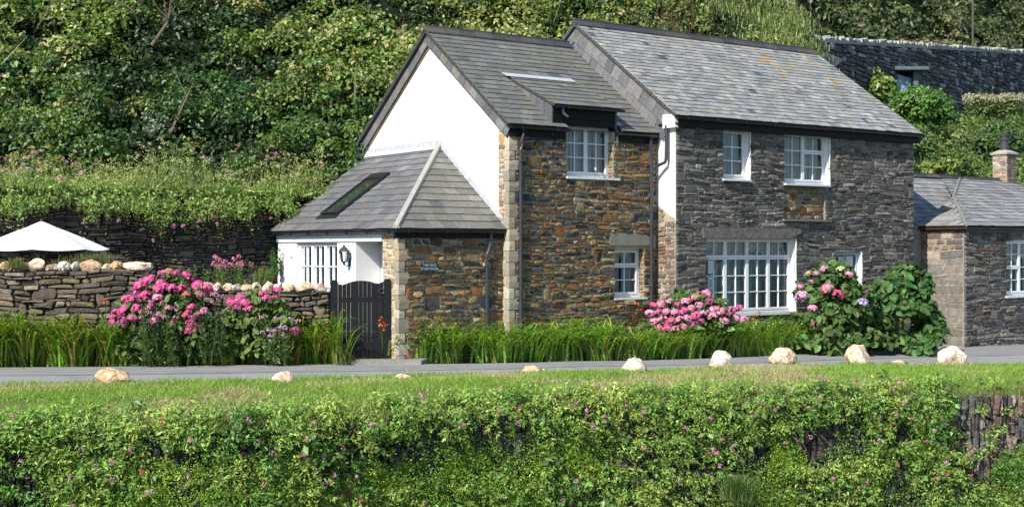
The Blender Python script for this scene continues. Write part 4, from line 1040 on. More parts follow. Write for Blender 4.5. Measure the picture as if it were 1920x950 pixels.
# ================================================================== WALLS OF THE GARDEN AND THE LANE ABOVE
gate_Y = 24.75
def dry_wall(name, label, p0, p1, zb, zt, thick, pal, hs, ws, gap=.02, dep=(.01, .07), mort=(.02, .018, .015), part='stonework', mat='dark_stone', big=.1, ztop2=None, both=False, jit=.02):
    a = Vector((p1[0] - p0[0], p1[1] - p0[1], 0)); L = a.length; a.normalize(); nn = Vector((a.y, -a.x, 0)); f = Frame(p0, a, nn)
    e = empty(name, (p0[0], p0[1], zb)); tag(e, label, 'wall'); m = MB()
    z2 = zt if ztop2 is None else ztop2
    m.hexa([f.pt(0, zb, 0), f.pt(L, zb, 0), f.pt(L, zb, -thick), f.pt(0, zb, -thick), f.pt(0, zt - .02, 0), f.pt(L, z2 - .02, 0), f.pt(L, z2 - .02, -thick), f.pt(0, zt - .02, -thick)], mort)
    rubble(m, f, 0, L, zb + .05, max(zt, z2), [], pal, hs=hs, ws=ws, gap=gap, dep=dep, amp=.035, big=big, jit=jit, zmax=(None if ztop2 is None else (lambda s: zt + (z2 - zt) * s / L - .02)))
    # end faces and top
    for s, d in ((0, -1), (L, 1)):
        fe = Frame((f.pt(s, 0, 0 if d > 0 else -thick).x, f.pt(s, 0, 0 if d > 0 else -thick).y), -nn if d > 0 else nn, a * d)
        rubble(m, fe, 0, thick, zb + .05, (z2 if d > 0 else zt), [], pal, hs=hs, ws=(.15, .3), gap=gap, dep=dep, amp=.01)
    m.build(part, mat, e); return f, e
pA0 = ray_pt(-430, 500, 24.1); pA1 = ray_pt(281, 500, 24.55)
fA, _ = dry_wall('garden_wall', 'taller length of dry stone garden wall topped with pale stones, in front of the parasol', (pA0.x, pA0.y), (pA1.x, pA1.y), -2.2, (CY - 507) / F_PX * 24.4, .42, DRY, (.045, .125), (.12, .5), dep=(.01, .085), jit=.03)
pB0 = ray_pt(283, 540, 24.62); pB1 = ray_pt(618, 545, 24.85)
fB, _ = dry_wall('garden_wall', 'lower length of dry stone garden wall running up to the black gate', (pB0.x, pB0.y), (pB1.x, pB1.y), -2.2, (CY - 541) / F_PX * 24.7, .4, DRY, (.04, .115), (.1, .42), dep=(.01, .08), jit=.03, ztop2=(CY - 546) / F_PX * 24.85)
# dark retaining wall behind the garden
rt0 = (-20.0, 22.1); rt1 = (-5.05, 29.25)
rw_f, _ = dry_wall('terrace_retaining_wall', 'tall dark slate retaining wall behind the garden, hung with plants along its top', rt0, rt1, -2.2, 1.05, .5, [(.075, .068, .06), (.10, .088, .072), (.055, .052, .05), (.125, .105, .08)], (.03, .085), (.1, .42), gap=.014, dep=(.01, .06), jit=.03)
# wall along the path high on the hill
u0 = ray_pt(1500, 62, 42.0); u1 = ray_pt(1990, 97, 72.0)
a = Vector((u1.x - u0.x, u1.y - u0.y, 0)); L = a.length; a.normalize(); nn = Vector((a.y, -a.x, 0)); fU = Frame((u0.x, u0.y), a, nn)
uw = empty('hill_path_wall', (u0.x, u0.y, 3)); tag(uw, 'long dark stone wall with pale upright coping high on the hill at upper right', 'wall')
m = MB(); ns = 30; zU = lambda s: u0.z + (u1.z - u0.z) * (s / L) - .25
for i in range(ns):
    s0, s1 = L * i / ns, L * (i + 1) / ns
    zb0, zb1 = zU(s0) - 6.0, zU(s1) - 6.0
    m.hexa([fU.pt(s0, zb0), fU.pt(s1, zb1), fU.pt(s1, zb1, -.6), fU.pt(s0, zb0, -.6), fU.pt(s0, zU(s0)), fU.pt(s1, zU(s1)), fU.pt(s1, zU(s1), -.6), fU.pt(s0, zU(s0), -.6)], (.03, .03, .035))
    sub = Frame((fU.pt(s0, 0).x, fU.pt(s0, 0).y), fU.a, fU.n)
    zt_ = min(zU(s0), zU(s1))
    if i < ns - 1 or True: rubble(m, sub, 0, s1 - s0, zt_ - 5.0, zt_ + .03, [], [(.12, .118, .125), (.07, .07, .08), (.19, .185, .185), (.12, .10, .088), (.32, .31, .30), (.09, .088, .095)], hs=(.1, .2), ws=(.25, .8), gap=.03, dep=(.02, .08), amp=.02)
m.build('stonework', 'dark_stone', uw)
cp = MB(); x = 0
while x < L:
    w_ = R.uniform(.06, .16); h_ = R.uniform(.12, .24); lean = R.uniform(-.05, .05)
    p = [fU.pt(x, zU(x) - .02, .06), fU.pt(x + w_ * .92, zU(x) - .02, .06), fU.pt(x + w_ * .92, zU(x) - .02, -.62), fU.pt(x, zU(x) - .02, -.62)]
    q = [v + Z * (h_ + R.uniform(-.04, .04)) + fU.a * lean for v in p]
    cp.hexa(p + q, pick([(.30, .31, .28), (.36, .36, .33), (.42, .42, .38)], .12)); x += w_
cp.build('upright_coping', 'granite', uw)
def far_pt(sv, q):
    sv = np.asarray(sv, float); q = np.asarray(q, float)
    sp = np.maximum(sv, 0); sn = np.minimum(sv, 0)
    P_ = np.array(fU.o)[None, :] + np.outer(sp, np.array(fU.a)) - np.outer(q, np.array(fU.n)) + np.outer(sn, np.array([.97, -.24, 0])) + np.outer(q * np.minimum(1, -sn / 6), np.array([.5, .3, 0]))
    P_[:, 2] = u0.z + (u1.z - u0.z) * sp / L - 2.2 + (.86 + .012 * sp) * np.maximum(0, q - 2) + (fbm(sv * .25, q * .25, 9) - .5) * 2.2 * np.minimum(1, q / 4)
    return P_
FS = np.linspace(-26, L + 30, 70)
grid_mesh('far_hillside', [far_pt(FS, np.full_like(FS, q)) for q in np.linspace(.7, 42, 34)], 'hill_soil')

# ================================================================== BOULDERS AND WALL-TOP STONES
def rock(name, label, cat, c, sx, sy, sz, seed, tint=(1, 1, 1), group=None, flat=.25, rz=0.0, sub=4):
    import bmesh
    bm = bmesh.new(); bmesh.ops.create_icosphere(bm, subdivisions=sub, radius=1.0)
    co = np.array([v.co[:] for v in bm.verts]); rs = np.random.default_rng(seed)
    k = 9; pn = unit(rs.normal(0, 1, (k, 3))); po = rs.uniform(.62, .95, k)
    for i in range(k):                      # cut facets
        d = co @ pn[i]; over = np.maximum(0, d - po[i]); co -= pn[i] * over[:, None] * .85
    nz = (fbm(co[:, 0] * 2.3 + seed, co[:, 1] * 2.3 + co[:, 2] * 1.7, seed) - .5) * .34 + (fbm(co[:, 0] * 7 + co[:, 2] * 3, co[:, 1] * 7 - co[:, 2] * 5, seed + 4) - .5) * .12
    co *= (1 + nz)[:, None]
    co *= np.array([sx, sy, sz]); co[:, 2] -= np.percentile(co[:, 2], 12) 
    for v, x in zip(bm.verts, co): v.co = x
    me = bpy.data.meshes.new(name); bm.to_mesh(me); bm.free()
    ca = me.attributes.new('Col', 'FLOAT_COLOR', 'POINT'); arr = np.ones((len(me.vertices), 4), np.float32)
    arr[:, :3] = np.array(tint); ca.data.foreach_set('color', arr.ravel()); me.materials.append(M['boulder'])
    me.polygons.foreach_set('use_smooth', [False] * len(me.polygons))
    o = link(name, me); o.location = c; o.rotation_euler = (0, 0, rz); tag(o, label, cat, group); return o
BW, BT, BP, BO = (1.12, 1.14, 1.18), (1.05, .98, .88), (1.05, .93, .86), (.92, .74, .55)
bould = [(207, 726, 38, 17, 'large orange-stained boulder on the verge, leftmost along the lane', BO), (532, 722, 27, 12, 'low pinkish boulder on the verge below the black gate', BP), (753, 716, 19, 8, 'small flat pale rock sunk in the verge, the smallest left of the house corner', BT),
         (993, 703, 21, 9.5, 'tan boulder with a small white one touching its right end', BO), (1019, 702, 8, 6, 'small white stone touching the tan boulder', BW), (1190, 702, 25, 14, 'broad white boulder in front of the pink hydrangea mound', BW), (1352, 693, 24, 15, 'rounded white boulder below the wide white window', BW),
         (1470, 685, 27, 14.5, 'smooth pinkish tan boulder left of the tallest one', BP), (1612, 686, 26, 17, 'tallest cream boulder, in front of the flowering hydrangea', BT), (1685, 686, 18, 6, 'low half buried stone right of the tallest boulder', BT), (1790, 688, 28, 16, 'angular white boulder with pink tints, rightmost along the lane', BW)]
for i, (px, py, hw, hh, lab, ti) in enumerate(bould):
    X, Y = on_lane(px, py, -.03); s = Y / F_PX
    rock('boulder', lab, 'boulder', (X, Y + hw * s * .6, float(zr(X)) - .085), hw * s * .98, hw * s * .78, hh * s * 1.55, 40 + i, ti, 'boulders along the lane', rz=0)
X, Y = on_lane(1757, 648); rock('boulder', 'grey boulder in the shade under the green bush', 'boulder', ((1757 - CX) / F_PX * 28.4, 28.4, -2.35), .22, .2, .22, 77, (.32, .33, .36), 'boulders along the lane')
up = [(12, 500, 24, 16, 'orange brown stone at the left end of the taller wall top', BO), (46, 502, 20, 14, 'dull brown stone beside the left grass tuft on the taller wall', (.62, .52, .42)), (70, 497, 32, 21, 'big pitted ochre stone below the parasol pole', BT), (99, 502, 22, 14, 'grey streaked stone on the taller wall, right of the parasol pole', (.75, .72, .70)), (122, 497, 25, 18, 'bright white block on the taller wall', BW), (143, 497, 14, 18, 'narrow upright white stone on the taller wall', (.98, 1, 1)), (173, 498, 44, 19, 'long rusty brown stone on the taller wall', (.80, .64, .50)), (201.5, 501, 16, 13, 'small square cream stone on the taller wall', BT), (222, 498, 27, 18, 'orange tan stone beside the largest white stone', BO), (258, 498, 51, 19, 'largest white stone, at the right end of the taller wall', (1.1, 1.1, 1.06))]
for i, (px, py, wpx, hpx, lab, ti) in enumerate(up):
    Y = 24.6; s = Y / F_PX; zt = (CY - 507) / F_PX * 24.4
    rock('wall_top_stone', lab, 'stone', ((px - CX) * s, Y, zt - .015), wpx * s * .56, .17, hpx * s * .66, 100 + i, ti, 'pale stones along the garden wall tops')
low = [(372, 527, 18, 17, 'brownish stone beside the pink hydrangea on the low wall', BO), (389, 527, 22, 17, 'pinkish tan stone on the low wall, right of the pink hydrangea', BP), (409, 527, 18, 16, 'white cube-like stone on the low wall', BW), (429, 533, 19, 15, 'cream stone sitting low between two white ones', BT), (443, 528, 17, 15, 'small white stone on the low wall, before the flat one', (1.05, 1.05, 1)), (463, 533, 22, 13, 'flat tan stone with a dark hollow on the low wall', (.95, .8, .65)), (480, 528, 17, 17, 'angular cream stone on the low wall left of the grass tuft', (1.0, .95, .85)), (502, 526, 20, 18, 'dark spotted white stone right of the wall-top grass tuft', (1, 1, .97)), (522, 528, 20, 16, 'white and pink mottled stone below the white porch', (1.0, .94, .93)), (543, 527, 23, 17, 'round cream-yellow stone in front of the white porch', (1.05, .96, .78)), (571, 537, 34, 20, 'largest stone on the low wall, cream and humped', (1.08, .98, .8)), (599, 538, 27, 16, 'pinkish grey stone next to the black gate', (.9, .8, .76))]
for i, (px, py, wpx, hpx, lab, ti) in enumerate(low):
    t = (px - 283) / 335; Y = 24.8 + .22 * t; s = Y / F_PX; zt = fB and ((CY - 541) / F_PX * 24.7 * (1 - t) + (CY - 546) / F_PX * 24.85 * t)
    rock('wall_top_stone', lab, 'stone', ((px - CX) * s, Y, zt - .03), wpx * s * .56, .15, hpx * s * .62, 140 + i, ti, 'pale stones along the garden wall tops')

# ================================================================== GATE
gl_, gr_ = ray_pt(621, 600, gate_Y), ray_pt(734, 600, gate_Y - .02)
gt = empty('garden_gate', ((gl_.x + gr_.x) / 2, gate_Y, -2.13)); tag(gt, 'black wooden garden gate of upright boards with a double curved top', 'gate')
def gtop(px): # top edge in the photograph
    pts = [(621, 526), (636, 533), (644, 534), (655, 529), (668, 526), (682, 526), (696, 528), (706, 532), (713, 531), (720, 526), (734, 523)]
    for (a, p), (b, q_) in zip(pts, pts[1:]):
        if px <= b: return p + (q_ - p) * (px - a) / (b - a)
    return 523
sG = gate_Y / F_PX
m = MB(); nb_ = 11; L0, L1 = 634, 719
for k in range(nb_):
    a, b = L0 + (L1 - L0) * k / nb_ + R.choice((.12, .2, .3, .42)), L0 + (L1 - L0) * (k + 1) / nb_ - .12
    n = 3; x0, x1 = (a - CX) * sG, (b - CX) * sG; z0, z1 = (CY - gtop(a)) * sG, (CY - gtop(b)) * sG
    y0, y1 = gate_Y - .01 + R.uniform(-.003, .003), gate_Y + .02
    m.hexa([(x0, y0, -2.06), (x1, y0, -2.06), (x1, y1, -2.06), (x0, y1, -2.06), (x0, y0, z0), (x1, y0, z1), (x1, y1, z1), (x0, y1, z0)])
m.build('boards', 'black_paint', gt)
for z in (-1.0, -1.85):
    m = MB(); m.hexa([((L0 - CX) * sG, gate_Y + .022, z), ((L1 - CX) * sG, gate_Y + .022, z), ((L1 - CX) * sG, gate_Y + .06, z), ((L0 - CX) * sG, gate_Y + .06, z), ((L0 - CX) * sG, gate_Y + .022, z + .09), ((L1 - CX) * sG, gate_Y + .022, z + .09), ((L1 - CX) * sG, gate_Y + .06, z + .09), ((L0 - CX) * sG, gate_Y + .06, z + .09)])
    m.build('rail', 'black_paint', gt)
for a, b, zt_ in ((620.5, 633, 525), (720, 734, 522.5)):
    m = MB(); x0, x1 = (a - CX) * sG, (b - CX) * sG; zt_ = (CY - zt_) * sG; y0, y1 = gate_Y - .04, gate_Y + .07
    m.hexa([(x0, y0, -2.2), (x1, y0, -2.2), (x1, y1, -2.2), (x0, y1, -2.2), (x0, y0, zt_ - .04), (x1, y0, zt_ - .04), (x1, y1, zt_ - .04), (x0, y1, zt_ - .04)])
    xm = (x0 + x1) / 2; m.hexa([(x0, y0, zt_ - .038), (x1, y0, zt_ - .038), (x1, y1, zt_ - .038), (x0, y1, zt_ - .038), (x0 + .03, y0, zt_), (x1 - .03, y0, zt_), (x1 - .03, y1, zt_), (x0 + .03, y1, zt_)])
    m.build('post', 'black_paint', gt)
m = MB(); c = Vector(((715 - CX) * sG, gate_Y - .04, (CY - 545) * sG)); m.tube([c + Vector((math.cos(t) * .045, 0, math.sin(t) * .045)) for t in np.linspace(0, 2 * math.pi, 13)], .009, 5); m.tube([c + Z * .04, c + Z * .04 + Vector((0, .04, 0))], .014, 6); m.build('ring_latch', 'iron', gt)
st = MB(); x0, x1 = (690 - CX) / F_PX * 24.2, (800 - CX) / F_PX * 24.2
st.hexa([(x0 - .3, 24.05, -2.2), (x1 - .1, 24.15, -2.2), (x1, 24.7, -2.2), (x0 - .2, 24.7, -2.2), (x0 - .3, 24.05, -2.06), (x1 - .1, 24.17, -2.05), (x1, 24.7, -2.05), (x0 - .2, 24.7, -2.06)]); tag(st.build('doorstep', 'concrete'), 'weathered stone step at the foot of the black gate', 'step')

# ================================================================== PARASOL
pcx, pcy = (78 - CX) / F_PX * 25.75, 25.75
ps = empty('garden_parasol', (pcx, pcy, -2.1)); tag(ps, 'white canvas garden parasol on a wooden pole behind the stone wall', 'parasol')
ztop = (CY - 420) / F_PX * 25.75; zrim = (CY - 467) / F_PX * 25.75; rad = 1.28; n = 8; m = MB()
V = [(0, 0)]; sub = 6
def canopy(r0, r1, za, zb, sag, thick, nn=8, steps=5):
    m = MB(); vs = []; 
    for j in range(steps + 1):
        t = j / steps; r = r0 + (r1 - r0) * t; zz = za + (zb - za) * (t ** 1.12)
        for k in range(nn * 6):
            ang = 2 * math.pi * k / (nn * 6) + .2; ph = (k % 6) / 6; c = math.cos(math.pi / nn) / math.cos((ph - .5) * 2 * math.pi / nn)
            vs.append(Vector((pcx + math.cos(ang) * r * c, pcy + math.sin(ang) * r * c, zz - sag * math.sin(math.pi * ph) * t)))
    K = nn * 6; fs = []
    for j in range(steps):
        for k in range(K): fs.append((j * K + k, j * K + (k + 1) % K, (j + 1) * K + (k + 1) % K, (j + 1) * K + k))
    m.add(vs, fs); b = [v - Z * thick for v in vs]; m.add(b, [f[::-1] for f in fs]); 
    o = len(vs); L_ = steps * K
    m.f += [(L_ + k, L_ + (k + 1) % K, o + L_ + (k + 1) % K, o + L_ + k) for k in range(K)]; m.mi += [0] * K
    return m
canopy(.09, rad, ztop, zrim, .03, .006).build('canopy', 'parasol_cloth', ps)
canopy(.02, .3, ztop + .05, ztop - .075, .012, .006).build('vent_cap', 'parasol_cloth', ps)
m = MB(); m.tube([(pcx, pcy, -2.1), (pcx, pcy, ztop + .06)], .024, 10); m.build('pole', 'parasol_pole', ps)
m = MB(); m.tube([(pcx, pcy, ztop + .05), (pcx, pcy, ztop + .075), (pcx, pcy, ztop + .1)], [.03, .032, .012], 8); m.build('finial', 'parasol_pole', ps)
for k in range(8):
    m = MB(); a = 2 * math.pi * k / 8 + .2; d = Vector((math.cos(a), math.sin(a), 0)); T = Vector((pcx, pcy, 0))
    m.tube([T + d * .04 + Z * (ztop - .02), T + d * (rad - .02) + Z * (zrim - .012)], .009, 5); m.tube([T + d * .03 + Z * (zrim - .25), T + d * .62 + Z * ((ztop + zrim) / 2 - .05)], .008, 5); m.build('rib', 'parasol_pole', ps)

# ================================================================== SHED, POLE, CABLE ON THE HILL
Ys = 49.5; s_ = Ys / F_PX
sh = empty('garden_shed', ray_pt(1695, 200, Ys)); tag(sh, 'small shed with pale blue door and flat felt roof below the hill wall', 'shed')
def wbox(mb, px0, px1, py0, py1, Y0, Y1, col=(1, 1, 1)):
    x0, x1 = (px0 - CX) * s_, (px1 - CX) * s_; z1, z0 = (CY - py0) * s_, (CY - py1) * s_
    mb.hexa([(x0, Y0, z0), (x1, Y0, z0), (x1, Y1, z0), (x0, Y1, z0), (x0, Y0, z1), (x1, Y0, z1), (x1, Y1, z1), (x0, Y1, z1)], col)
m = MB(); wbox(m, 1640, 1674, 134, 240, Ys, Ys + 1.5); wbox(m, 1713, 1722, 134, 240, Ys, Ys + 1.5); wbox(m, 1674, 1713, 134, 240, Ys + 1.2, Ys + 1.5); m.build('wall', 'shed_board', sh)
m = MB(); x0, x1 = (1674.5 - CX) * s_, (1712.5 - CX) * s_
m.hexa([(x0, Ys + .0, (CY - 235) * s_), (x1, Ys + .25, (CY - 235) * s_), (x1, Ys + .3, (CY - 235) * s_), (x0, Ys + .05, (CY - 235) * s_), (x0, Ys, (CY - 138) * s_), (x1, Ys + .25, (CY - 145) * s_), (x1, Ys + .3, (CY - 145) * s_), (x0, Ys + .05, (CY - 138) * s_)]); m.build('door', 'shed_paint', sh)
m = MB(); wbox(m, 1632, 1736, 127, 133, Ys - .35, Ys + 1.8); m.build('roof', 'shed_board', sh)
m = MB(); pt = ray_pt(1824, 90, 66.0); m.tube([(pt.x, pt.y, pt.z - 4), (pt.x, pt.y, pt.z + 9)], .055, 8); tag(m.build('telegraph_pole', 'pole_wood'), 'thin wooden pole rising behind the hill wall', 'pole')
m = MB(); c0 = ray_pt(60, 452, 27.0); c1 = ray_pt(522, 451, 28.7); m.tube([c0 + (c1 - c0) * t - Z * .05 * math.sin(math.pi * t) for t in np.linspace(0, 1, 12)], .006, 5); tag(m.build('cable', 'gutter_black'), 'thin cable strung across the dark retaining wall', 'cable')
# ================================================================== VEGETATION
def proj(P_):
    P_ = np.asarray(P_, float); return CX + F_PX * P_[:, 0] / P_[:, 1], CY - F_PX * P_[:, 2] / P_[:, 1]
def clumps(lv, C, rad, per, L, W, col, shape='d', out=(0, -.35, .35), squash=.8, hollow=.5, dv=.3, dh=.12, droop_bias=-.15, shellp=.45):
    """leafy clumps: C (n,3) centres, rad (n,), leaves facing outwards round each"""
    n = len(C); idx = np.repeat(np.arange(n), per); m = len(idx)
    d = rdir(m); d[:, 2] = np.where(d[:, 2] < -.3, -d[:, 2], d[:, 2])
    rr = rad[idx] * (hollow + (1 - hollow) * NR.random(m) ** shellp)
    # uneven outline: each clump bulges in a few directions
    ang = np.arctan2(d[:, 1], d[:, 0]); rr = rr * (1 + .22 * np.sin(ang * 3 + idx * 1.7) * d[:, 2] + .2 * np.sin(ang * 2 + d[:, 2] * 4 + idx))
    pos = C[idx] + d * rr[:, None] * np.array([1, 1, squash])
    nrm = unit(d + np.array(out) + NR.normal(0, .55, (m, 3)))
    ax = np.cross(nrm, rdir(m)); ax[:, 2] += droop_bias
    s = np.exp(np.clip(NR.normal(0, .25, m), -.6, .45))
    c = np.asarray(col, float); c = c[idx] if c.ndim == 2 else c
    lv.leaf(pos, ax, nrm, L * s, W * s, vary(c, m, dv, dh), shape)
def stems(lv, base, d, Ls, nleaf, lL, lW, col, stemw=.006, stemcol=(.1, .12, .05), bend=None, whorl=.55):
    """leafy stems: pairs of lance leaves up a bending stem; returns the tips"""
    n = len(base); d = unit(d); Ls = np.broadcast_to(np.asarray(Ls, float), (n,))[:, None]
    bend = np.zeros((n, 3)) if bend is None else bend
    at = lambda t: base + d * Ls * t + bend * Ls * t * t
    for k in range(nleaf):
        t = .12 + .88 * (k + NR.random((n, 1)) * .6) / nleaf; t = np.minimum(t, 1)
        p = at(t); a = unit(d + 2 * bend * t)
        side = unit(np.cross(a, rdir(n))); ax = side * (1 - .25 * whorl) + a * .55 + np.array([0, 0, .1])
        nr = unit(a + np.array([0, -.25, .5]) + NR.normal(0, .3, (n, 3)))
        s = (1.1 - .55 * t[:, 0]) * np.exp(NR.normal(0, .2, n)); lv.leaf(p, ax, nr, lL * s, lW * s, vary(col, n, .22, .1), 'd', .12, .18)
    if stemw:
        lv.tri(base, at(.97), stemw, vary(stemcol, n, .2)); 
    return at(1.0)
def blossoms(lv, P_, r, k, size, col, flat=.6):
    n = len(P_); idx = np.repeat(np.arange(n), k); m = len(idx); d = rdir(m); d[:, 2] *= flat
    nr = unit(d + np.array([0, -.4, .5])); lv.leaf(P_[idx] + d * r, np.cross(nr, rdir(m)), nr, size * np.exp(NR.normal(0, .2, m)), size * .8, vary(np.asarray(col)[idx] if np.ndim(col) == 2 else col, m, .2, .08), 'd', .1, 0)

# ---- hillside scrub -----------------------------------------------------------
lv = Leaves(); tw = Leaves()
n = 8200; X = NR.uniform(-25, 13, n); D = NR.uniform(-.6, 19, n) ** 1.0; Y = yfoot(X) + D; zz = hill_z(X, Y)
P_ = np.stack([X, Y, zz], 1); px, py = proj(P_)
ok = (px > -520) & (px < 1640) & (py > -120) & (zz > .9)
ok &= ~((X > -4.4) & (X < 9.5) & (D < 4.5) & (py > 250))
rightedge = 1418 + (np.maximum(py, -60)) * 1.45
ok &= px < rightedge + 25
thick = fbm(X * .75, D * .75, 21)
ok &= (thick > .44) | (NR.random(len(X)) < .22)
P_ = P_[ok]; rightedge = rightedge[ok]; px = px[ok]; py = py[ok]; X = X[ok]; D = D[ok]; n = len(P_)
big = fbm(X * .6, D * .6, 33)
rad = NR.uniform(.22, .52, n) * (.6 + 1.0 * big); thin = thick[ok] <= .44; rad[thin] *= .6
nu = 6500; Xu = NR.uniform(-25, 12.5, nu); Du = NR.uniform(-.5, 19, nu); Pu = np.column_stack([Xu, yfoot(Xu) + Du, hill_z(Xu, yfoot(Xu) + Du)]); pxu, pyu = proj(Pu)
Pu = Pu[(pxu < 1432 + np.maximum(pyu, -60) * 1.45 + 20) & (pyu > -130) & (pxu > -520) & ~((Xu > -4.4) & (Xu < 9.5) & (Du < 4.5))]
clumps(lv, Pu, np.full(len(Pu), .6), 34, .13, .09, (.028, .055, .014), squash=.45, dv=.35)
P_[:, 2] += rad * .6 - .25 * thin; P_[:, 1] -= rad * .5 * (1 - thin)
zone_ivy = (px < 640 + 60 * np.sin(py * .03)) & (py + NR.normal(0, 28, n) > 120 + 50 * np.sin(px * .013) + 90 * (fbm(X * .5, D * .5, 17) - .5)) & (NR.random(n) < .85)
zone_grass = (px > rightedge - 150) & (px > 1290)
zone_red = (px > 1080) & ~zone_grass & (fbm(X * .8, D * .8, 41) > .5)
rest = ~(zone_ivy | zone_grass | zone_red)
pal = np.array([(.115, .18, .03), (.16, .215, .04), (.075, .13, .024), (.21, .235, .06), (.13, .185, .03)])
pc = pal[(fbm(X * .5, D * .5, 51) * 9).astype(int) % 5]
clumps(lv, P_[rest], rad[rest], 105, .12, .075, pc[rest], dv=.35)
m_ = rest & (fbm(X * 1.3, D * 1.3, 61) > .52)
clumps(lv, P_[m_] + np.array([0, -.12, .12]), rad[m_] * 1.1, 11, .13, .09, (.34, .36, .14), dv=.25, hollow=.85)  # pale yellowish leaves on the clump shells, sun highlights painted as leaf colour
clumps(lv, P_[zone_ivy], rad[zone_ivy], 110, .10, .07, np.array([(.026, .072, .016), (.045, .105, .02), (.07, .14, .026), (.11, .18, .035)])[(fbm(X * .9, D * .9, 71) * 9).astype(int) % 4][zone_ivy], dv=.3)
clumps(lv, P_[zone_red], rad[zone_red], 62, .12, .07, np.array([(.12, .15, .035), (.16, .13, .055), (.14, .17, .05)])[(fbm(X, D, 81) * 9).astype(int) % 3][zone_red], dv=.3)
k = np.where(zone_red)[0]; k = np.repeat(k, 5); b = P_[k] + NR.normal(0, .3, (len(k), 3)); tw.tri(b, b + unit(NR.normal(0, .35, (len(k), 3)) + np.array([0, -.1, 1])) * NR.uniform(.4, .9, (len(k), 1)), .016, vary((.23, .13, .08), len(k), .25))
k = np.where(zone_grass)[0]; k = np.repeat(k, 110); b = P_[k] + NR.normal(0, .45, (len(k), 3)) * np.array([1, 1, .25]); lv.strap(b - np.array([0, 0, .2]), rdir(len(k)) * np.array([1, 1, .001]), NR.uniform(.14, .34, len(k)), .14, .02, vary((.25, .30, .11), len(k), .25), 2)
clumps(lv, P_[zone_grass] + np.array([0, 0, .05]), rad[zone_grass] * .7, 20, .1, .06, (.15, .19, .05))
k = NR.choice(np.where(rest)[0], 420); b = P_[k] + NR.normal(0, .3, (420, 3)) + np.array([0, -.2, -.2]); tw.tri(b, b + unit(NR.normal(0, .5, (420, 3)) + np.array([0, 0, 1])) * NR.uniform(.4, 1.1, (420, 1)), NR.uniform(.015, .035, 420), vary((.2, .17, .12), 420, .3))
tag(lv.build('hillside_scrub', 'leaf'), 'dense scrub of ivy, brambles and young trees covering the steep hillside', 'scrub', kind='stuff')
k = NR.choice(np.where(rest | zone_ivy)[0], 70); b = P_[k] + np.array([0, -.45, -.5]); tw.tri(b, b + unit(NR.normal(0, .6, (70, 3)) * np.array([1, .3, .3]) + np.array([0, -.15, 1])) * NR.uniform(.9, 2.0, (70, 1)), NR.uniform(.04, .075, 70), vary((.26, .22, .16), 70, .25))
tag(tw.build('scrub_twigs', 'leaf'), 'bare twigs and reddish stems among the hillside scrub', 'twigs', kind='stuff')
lv2 = Leaves(); n_ = 60; P2 = np.column_stack([NR.uniform(-5.6, -3.4, n_), NR.uniform(30.2, 33.2, n_), NR.uniform(.7, 2.6, n_)]); P2[:, 2] += (P2[:, 1] - 30.2) * .5
clumps(lv2, P2, NR.uniform(.3, .55, n_), 120, .11, .07, np.array([(.05, .11, .02), (.08, .15, .03), (.11, .17, .035)])[NR.integers(0, 3, n_)]); e = empty('leafy_shrub', (-4.5, 31, -.5)); tag(e, 'green shrub filling the corner between the porch roof and the back of the white gable', 'shrub'); lv2.build('foliage', 'leaf', e)
# bare pale branches showing through at upper left
def branch(px0, py0, Y0, px1, py1, w, label):
    m = MB(); a = ray_pt(px0, py0, Y0); b = ray_pt(px1, py1, Y0 - .3); c = (a + b) / 2 + Vector((.15, -.05, .05))
    e = empty('bare_branch', a); tag(e, label, 'branch')
    m.tube([a, c, b], [w, w * .8, w * .4], 6); m.build('stem', 'bark', e)
    m = MB()
    for k in range(5):
        t = R.uniform(.35, .95); p = a + (b - a) * t; d = Vector((R.uniform(-1, 1), -.3, R.uniform(.2, 1))).normalized() * R.uniform(.3, .7)
        m.tube([p, p + d * .5, p + d + Z * .06], [w * .4, w * .3, w * .12], 5)
    m.build('twigs', 'bark', e)
def hill_Y(px, py, off=-.5):
    for Y in np.arange(29, 60, .1):
        X = (px - CX) / F_PX * Y
        if (CY - py) / F_PX * Y < hill_z(X, Y): return float(Y) + off
    return 40.0
branch(285, 85, hill_Y(285, 85, -.7), 322, 12, .05, 'pale bare branch leaning right in the scrub near the top of the photo'); branch(262, 50, hill_Y(262, 50, -.7), 222, 2, .035, 'pale forked branch leaning left beside the leaning bare branch')
# shrubs one can tell apart on the left hillside
def shrub_at(name, label, px, py, rx, rz, col, per, L, W, mat='leaf', Yo=-.6, extra=None, cat='shrub', nclump=26, Y=None, group=None, ry=None, shape='d', stemh=None):
    Y = hill_Y(px, py, Yo) if Y is None else Y; s = Y / F_PX; c = ray_pt(px, py, Y); rx *= s; rz *= s; ry = ry or min(rx, rz) * .8
    e = empty(name, (c.x, c.y, c.z - rz)); tag(e, label, cat, group)
    l = Leaves(); d = rdir(nclump); C = np.array(c) + d * np.array([rx, ry, rz]) * .68 * NR.random((nclump, 1)) ** .4
    clumps(l, C, np.full(nclump, min(rx, rz) * .42) * NR.uniform(.7, 1.2, nclump), per, L, W, col, shape=shape, hollow=.4)
    if extra: extra(l, c, rx, ry, rz)
    l.build('foliage', mat, e)
    m = MB()
    for k in range(4):
        o = Vector((R.uniform(-.3, .3) * rx, 0, 0)); m.tube([Vector((c.x, c.y + ry * .3, c.z - rz * 1.1 if stemh is None else stemh)) + o * .5, Vector((c.x, c.y, c.z)) + o], [.03, .012], 5)
    m.build('stems', 'bark', e)
    return e
shrub_at('silvery_shrub', 'silvery grey-green shrub in the dark ivy at the left', 300, 235, 42, 40, (.15, .19, .12), 60, .075, .04)
